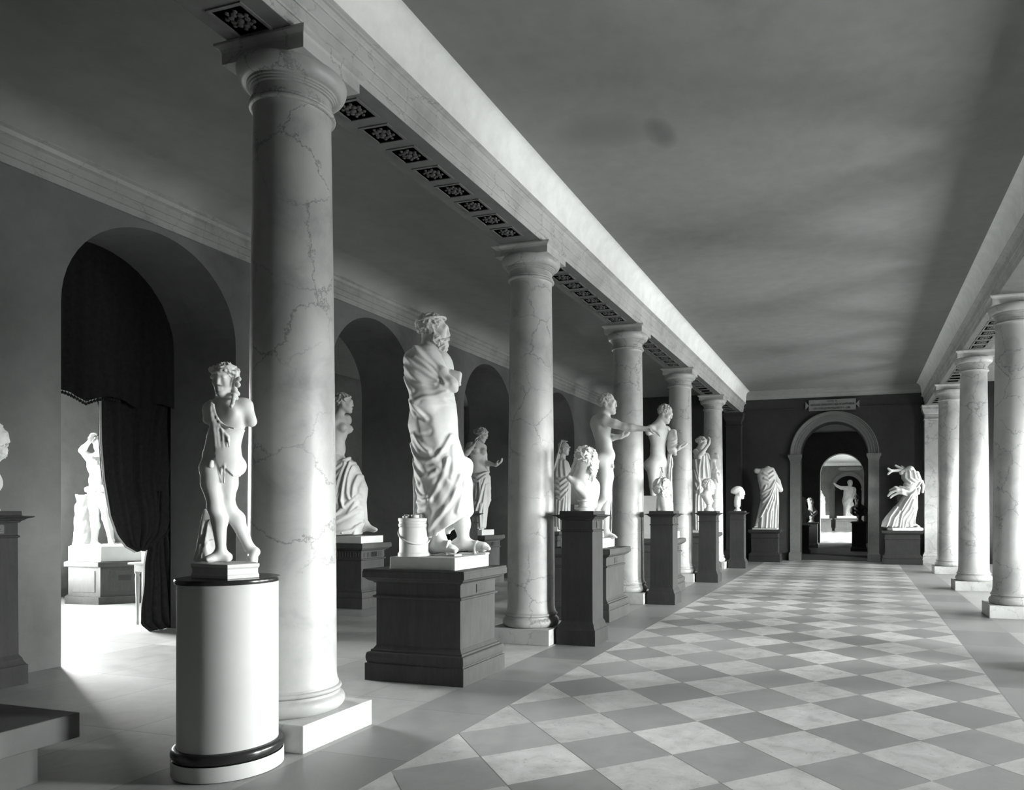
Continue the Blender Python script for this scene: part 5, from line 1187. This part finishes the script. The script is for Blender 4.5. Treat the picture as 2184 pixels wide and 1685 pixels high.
# ---- satyr playing, with tree trunk, in the side room
def satyr():
    c0 = (-11.95, 9.35); t0 = thing('pedestal', (*c0, 0), 'large eight-sided panelled pedestal in the bright side room behind the first arch', 'pedestal')
    a0 = math.atan2(8.57-9.35, -11.57+11.95); R0 = .87; DK = M['ebony']
    oc = lambda r: [(r*math.cos(a0+i*PI/4), r*math.sin(a0+i*PI/4)) for i in range(8)]
    prism('base', oc(R0+.03), 0, .12, DK, t0); prism('die', oc(R0-.02), .12, .60, DK, t0); prism('cornice', oc(R0+.04), .60, .68, DK, t0, .012)
    for i in range(8):                                        # sunk panels and a label
        am = a0+(i+.5)*PI/4; q = (R0-.02)*math.cos(PI/8)
        p = box('panel', (-.012, .008, -.22, .22, .19, .54), DK, t0, .004); p.location = (q*math.cos(am), q*math.sin(am), 0); p.rotation_euler = (0, 0, am)
        if i == 0:
            pl = box('label_plate', (.0, .012, -.085, .085, .38, .47), M['plate'], t0); pl.location = (q*math.cos(am)+.006*math.cos(am), q*math.sin(am)+.006*math.sin(am), 0); pl.rotation_euler = (0, 0, am)
    D0 = depth_of(*c0); sp = Spot(CX+F*(c0[0]*C_+c0[1]*S_)/D0, D0, .682); Mx = sp.use(100, 820, 3.12)
    t = statue('statue', sp, 'white nude with raised arms beside a tree trunk, in the side room past the curtain', 'statue')
    S = Sdf(); sc = 1.1; H = Frame(Mx(350, 400), (.57, -.80, -.1), (0, 0, 1), 1.1); head(S, H, Mx(358, 470), .058)
    f = (.50, -.86, 0)
    J = dict(neck=Mx(358, 465), shR=Mx(285, 490), shL=Mx(425, 490), chest=Mx(345, 540), waist=Mx(345, 640), pelvis=Mx(350, 705), hipR=Mx(318, 735), hipL=Mx(385, 735)); torso(S, J, f, sc)
    arm(S, J['shR'], Mx(232, 440, -.08), Mx(288, 375, -.12), 1.05); hand(S, Mx(288, 375, -.12), (.3, 0, 1), (1, 0, 0), 1.1, .8, 1, fr=.011)
    arm(S, J['shL'], Mx(480, 440, -.08), Mx(430, 370, -.14), 1.05); hand(S, Mx(430, 370, -.14), (-.4, 0, .9), (-1, 0, 0), 1.1, .8, -1, fr=.011)
    leg(S, J['hipR'], Mx(318, 895, -.05), Mx(318, 1045), Mx(355, 1078, -.14), (0, -1, 0), 1.08); leg(S, J['hipL'], Mx(398, 890, -.05), Mx(430, 1040, .05), Mx(445, 1078, -.1), (0, -1, 0), 1.08)
    mesh_sdf('body', S, .010, M['cast'], t); mesh_sdf('hair', hair(H, 'short', 1.9, 55, .016), .010, M['cast'], t)
    fu = Sdf(); fu.chain([Mx(275, 700, -.12), Mx(320, 700, -.16), Mx(390, 690, -.15), Mx(440, 700, -.1)], .05, .03); fu.chain([Mx(300, 490, -.14), Mx(330, 520, -.17), Mx(355, 560, -.16)], .03, .02); fu.disp(lambda P: curls(P, 45, .5, .012)); mesh_sdf('goat_skin', fu, .011, M['cast2'], t)
    tr = Sdf(); tr.loft([Mx.row(735, 200, 278, .12, .10), Mx.row(780, 205, 280, .12, .1), Mx.row(830, 195, 282, .12, .11), Mx.row(900, 193, 285, .12, .12), Mx.row(1000, 190, 295, .12, .13), Mx.row(1082, 186, 305, .1, .16)], 0); tr.disp(lambda P: (.012*np.sin(P[:, 2]*24+2*np.sin(P[:, 0]*20))*np.sin(P[:, 0]*33+P[:, 1]*27)).astype(F4)); mesh_sdf('tree_trunk', tr, .012, M['cast2'], t)
    prism('plinth', [tuple((Matrix.Rotation(-TH, 2) @ Vector(p))) for p in oc(R0-.02)], 0, .25, M['mplinth'], t, .012)
satyr()
# ---- figures in the rooms beyond the end arch
def far_rooms():
    def far_bust(px, pyt, pyb, x, y, label, seed, mat='dim', w=.42):
        H_ = 1.0; D = depth_of(x, y); z0 = EYE-(pyb-HY)*D/F
        tp = herm(label[0], x, y, w, .42, max(z0, .9), 'bust pedestals beyond the archway')
        for o in tp.children:
            pass
        k = z0/1.5
        sp = Spot(px, D, z0); A = sp.use(0, 0, 1); hgt = (pyb-pyt)
        H = Frame(A(px-2, pyt+hgt*.22), (.55, -.8, -.05), (0, 0, 1), 1.35)
        def parts(S):
            S.cap(A(px-1, pyt+hgt*.42), A(px, pyt+hgt*.6), .09, .15, .06); S.ell(A(px, pyt+hgt*.62), (.26*w/.42, .17, .17*w/.42), None, .08); S.cap(A(px, pyt+hgt*.75), A(px+1, pyt+hgt*.92), .12, .07, .05)
            S.folds([A.xz((px-9, pyt+hgt*.55), (px, pyt+hgt*.7), (px+8, pyt+hgt*.6)), A.xz((px-9, pyt+hgt*.68), (px, pyt+hgt*.8), (px+8, pyt+hgt*.7))], .04, .03, .1, .5)
        bust(sp, label[1], H, A(px, pyt+hgt*.45), .07, parts, 'low', seed, None, .016, 50, 'busts beyond the archway', (A(px, pyb)[:2], .13, .16), mat)
    far_bust(1714, 1056, 1120, *on_floor(1714, 1180)[:2], ('dark pedestal of the nearer bust just inside the archway on the left', 'draped bust just inside the archway on the left, the nearer of two'), 1.0)
    far_bust(1731, 1058, 1114, *on_floor(1734, 1168)[:2], ('dark pedestal of the second bust inside the archway on the left', 'second draped bust inside the archway, right of the nearer one'), 2.0)
    far_bust(1832, 1052, 1112, *on_floor(1832, 1176)[:2], ('dark pedestal inside the archway on the right, seen as a black shape', 'bust blackened to a silhouette inside the archway on the right'), 3.0, 'black_cast', .56)  # unlit silhouette put into the colour of the cast
    # small robed statue at the left of the third room
    x, y = on_y(1752, 1118, 55.0)[0], 55.0; D = depth_of(x, y); z0 = EYE-(1105.5-HY)*D/F
    tp = pedestal('black pedestal of the small robed statue in the farthest room', x-.75, x+.75, y-.5, y+.5, z0, 'pedestals of the farthest room', False)
    sp = Spot(1752, D, z0); A = sp.use(1700, 940, 7.022); t = statue('statue', sp, 'small bright robed statue in the farthest room, left of the far arch', 'statue')
    S = Sdf(); H = Frame(A(350, 775), (.3, -.9, 0), (0, 0, 1), 1.5); head(S, H, A(355, 820), .06); S.cap(A(360, 830), A(370, 920), .2, .24, .1); S.cap(A(370, 920), A(375, 1130), .24, .26, .1); S.cap(A(320, 850), A(335, 900, -.2), .09, .08, .05); S.cap(A(400, 850), A(400, 980, -.1), .1, .09, .05)
    S.clip(lambda P: (.15-P[:, 2]).astype(F4)); S.folds([A.xz((340, 880), (370, 920), (400, 890)), A.xz((350, 960), (345, 1130)), A.xz((375, 960), (370, 1130)), A.xz((398, 960), (400, 1130))], .06, .05, .1, .5); mesh_sdf('body', S, .035, M['cast'], t)
    slab('plinth', sp, x-.55, x+.55, y-.35, y+.35, -.002, .22, M['mplinth'], t)
    # colossal figure with raised arm before the far arch
    x, y = on_y(1806, 1118, 56.0)[0], 56.0; D = depth_of(x, y); z0 = EYE-(1105-HY)*D/F
    pedestal('dark pedestal of the large statue with the raised arm, in front of the far arch', x-.85, x+.85, y-.6, y+.6, z0, 'pedestals of the farthest room', False)
    sp = Spot(1806, D, z0); A = sp.use(1700, 940, 7.022); t = statue('statue', sp, 'large draped statue with one arm raised, framed by the far arch', 'statue')
    S = Sdf(); H = Frame(A(797, 640), (.1, -.98, -.05), (0, 0, 1), 2.2); head(S, H, A(792, 705), .055); S.ell(A(785, 770), (.42, .24, .45), None, .15); S.cap(A(775, 800), A(755, 900), .36, .38, .15); S.cap(A(755, 900), A(745, 1130), .36, .25, .15)
    S.cap(A(730, 710), A(660, 705), .16, .13, .08); S.cap(A(660, 705), A(600, 680), .13, .1, .06); S.cap(A(600, 680), A(555, 640), .1, .07, .05); S.cap(A(790, 960), A(800, 1130), .3, .2, .15); S.cap(A(850, 720), A(870, 850), .18, .16, .1)
    S.clip(lambda P: (.10-P[:, 2]).astype(F4)); S.folds([A.xz((860, 730), (820, 860), (740, 960)), A.xz((830, 720), (790, 850), (720, 900)), A.xz((790, 900), (730, 1000), (715, 1120)), A.xz((780, 980), (760, 1130))], .10, .09, .15, .5); mesh_sdf('body', S, .05, M['dim'], t); mesh_sdf('hair', hair(H, 'low', 1, 45, .012), .045, M['dim'], t)  # dimness of the far statue put into its darker cast colour
    slab('plinth', sp, x-.7, x+.7, y-.45, y+.45, -.002, .16, M['mplinth'], t)
far_rooms()
# ================================================================ curtain, valance and table at the first arch
def cloth(name, rows, parent, mat, nu=70, waves=7, amp=.035, x0=-8.47, thick=.012, seed=0.0):
    """rows of (z, y_left, y_right, x_shift); folds run down the cloth"""
    bm = bmesh.new(); g = []
    zs = np.array([r[0] for r in rows], float)
    order = np.argsort(zs); R = np.array(rows, float)[order]
    nv = 60
    for j in range(nv+1):
        z = R[0, 0]+(R[-1, 0]-R[0, 0])*j/nv
        yl, yr, xs = (np.interp(z, R[:, 0], R[:, i]) for i in (1, 2, 3))
        g.append([bm.verts.new((x0+xs+amp*math.sin(2*PI*waves*(i/nu)+seed+.6*math.sin(z*2+i*.1))*(.55+.45*math.sin(i*.37+z)), yl+(yr-yl)*i/nu, z)) for i in range(nu+1)])
    for a, b in zip(g, g[1:]):
        for i in range(nu): bm.faces.new((a[i], a[i+1], b[i+1], b[i]))
    o = from_bm(name, bm, mat, parent, smooth=180); m = o.modifiers.new('thickness', 'SOLIDIFY'); m.thickness = thick; return o
ct = thing('curtain', (0, 0, 0), 'heavy black curtain looped to the right across the first arch, tail falling to the floor', 'curtain')
cloth('drape', [(4.65, 5.0, 7.75, 0), (3.8, 5.2, 7.70, 0), (3.0, 6.20, 7.50, 0), (2.717, 6.268, 7.35, 0), (2.32, 6.274, 7.27, 0), (1.885, 6.307, 7.20, 0), (1.444, 6.373, 7.24, .02), (1.22, 6.447, 7.15, .03), (1.09, 6.54, 6.95, .04), (1.01, 6.68, 6.80, .05)], ct, M['curtain'], waves=6)
cloth('tail', [(1.75, 7.00, 7.24, -.02), (1.35, 6.98, 7.24, -.02), (1.2, 6.93, 7.16, 0), (1.09, 6.84, 7.2, 0), (.85, 6.80, 7.24, 0), (.6, 6.78, 7.26, .02), (.3, 6.74, 7.3, .03), (.11, 6.74, 7.34, .03), (.005, 6.86, 7.36, .03)], ct, M['curtain'], waves=5, amp=.05, seed=1.0)
bm = bmesh.new(); add_tube(bm, [(-8.44, 6.255, 2.9), (-8.44, 6.262, 2.32), (-8.44, 6.297, 1.885), (-8.43, 6.363, 1.444), (-8.42, 6.437, 1.22), (-8.41, 6.54, 1.07), (-8.41, 6.66, 1.0)], .012, 8); from_bm('edge_cord', bm, M['lining'], ct, smooth=60)
vt = thing('valance', (0, 0, 0), 'black valance with a bobble fringe hanging in the top of the first arch', 'valance')
def vz(y): return 2.74+.10*abs(math.cos((y-5.72)*PI/.62))
bm = bmesh.new(); ys_ = [5.0+2.7*i/90 for i in range(91)]
fr = [(bm.verts.new((-8.36+.012*math.sin(y*40), y, vz(y))), bm.verts.new((-8.36, y, 4.65))) for y in ys_]
for a, b in zip(fr, fr[1:]): bm.faces.new((a[0], b[0], b[1], a[1]))
o = from_bm('cloth', bm, M['curtain'], vt, smooth=180); m = o.modifiers.new('thickness', 'SOLIDIFY'); m.thickness = .012
for i in range(26):
    y = 5.62+.032*i
    bm = bmesh.new(); bmesh.ops.create_icosphere(bm, subdivisions=2, radius=.017, matrix=Matrix.Translation((-8.36, y, vz(y)-.028))); add_tube(bm, [(-8.36, y, vz(y)+.005), (-8.36, y, vz(y)-.02)], .004, 6); from_bm('bobble', bm, M['curtain'], vt, smooth=180)
# small table behind the curtain
tx, ty = on_floor(291, 1332)
tb = thing('side_table', (tx, ty, 0), 'pale side table with tapering legs, half hidden behind the curtain tail', 'table')
box('table_top', (-.03, .42, -.10, .85, .80, .825), M['table'], tb, .004); box('apron', (0, .38, -.03, .80, .70, .80), M['table'], tb, .003)
for x, y in ((.02, 0), (.36, 0), (.02, .77), (.36, .77)):
    bm = bmesh.new(); add_lathe(bm, [(.012, 0), (.018, .03), (.013, .05), (.028, .62), (.02, .66), (.034, .68), (.034, .71)], 16, x, y); from_bm('leg', bm, M['table'], tb, smooth=50)
# ================================================================ light: daylight through the windows
def area(name, loc, rot, sx, sy, power, spread=180):
    l = bpy.data.lights.new(name, 'AREA'); l.shape = 'RECTANGLE'; l.size = sx; l.size_y = sy; l.energy = power; l.color = (.985, 1, .99); l.spread = math.radians(spread)
    o = bpy.data.objects.new(name, l); link(o); o.location = loc; o.rotation_euler = rot; return o
def portal(name, loc, rot, sx, sy):
    o = area(name, loc, rot, sx, sy, 1); o.data.cycles.is_portal = True; return o
for y in WINY: portal('window_portal', (XRW+.48, y, 2.03), (0, PI/2, 0), 2.2, 1.22)
portal('side_window_portal', (-13.58, 7.35, 1.85), (0, -PI/2, 0), 2.8, 2.6)
for y in W3: portal('third_room_portal', (3.08, y, 1.45), (0, PI/2, 0), 2.6, 2.6)
portal('added_side_end_portal', (-11.7, 23.18, 1.95), (-PI/2, 0, 0), 1.3, 2.0)  # portal of the added end-wall window
portal('second_room_portal', (-5.18, 28.7, 2.1), (0, -PI/2, 0), 1.6, 1.0)
w = bpy.data.worlds.new('World'); SC.world = w; w.use_nodes = True
# hazy sky above the horizon, dull ground below it
nt = w.node_tree; tc = nt.nodes.new('ShaderNodeTexCoord'); sp = nt.nodes.new('ShaderNodeSeparateXYZ'); rp = nt.nodes.new('ShaderNodeValToRGB')
nt.links.new(tc.outputs['Generated'], sp.inputs[0])
mp = nt.nodes.new('ShaderNodeMath'); mp.operation = 'MULTIPLY_ADD'; mp.inputs[1].default_value = .5; mp.inputs[2].default_value = .5
nt.links.new(sp.outputs[2], mp.inputs[0]); nt.links.new(mp.outputs[0], rp.inputs[0])
for _ in range(2): rp.color_ramp.elements.new(.5)
for el, (z, c) in zip(rp.color_ramp.elements, ((-.05, .21), (.05, 1.0), (.22, 1.0), (.42, .06))): el.position = .5+z/2; el.color = (c*.985, c, c*.99, 1)
bg = nt.nodes['Background']; nt.links.new(rp.outputs[0], bg.inputs[0]); bg.inputs[1].default_value = 240
# ================================================================ camera
cd = bpy.data.cameras.new('camera'); cam = bpy.data.objects.new('camera', cd); link(cam)
cam.location = (0, 0, EYE); cam.rotation_euler = (PI/2, 0, TH)
cd.sensor_width = 36; cd.sensor_fit = 'HORIZONTAL'; cd.lens = F/2184*36
cd.shift_x = (1092-CX)/2184; cd.shift_y = (HY-842.5)/2184; cd.clip_start = .05; cd.clip_end = 200
SC.camera = cam
SC.cycles.max_bounces = 6; SC.cycles.diffuse_bounces = 3; SC.cycles.glossy_bounces = 2
vs = SC.view_settings
vs.view_transform = 'Standard'; vs.look = 'None'; vs.gamma = 1; vs.exposure = 0.0; vs.use_curve_mapping = False
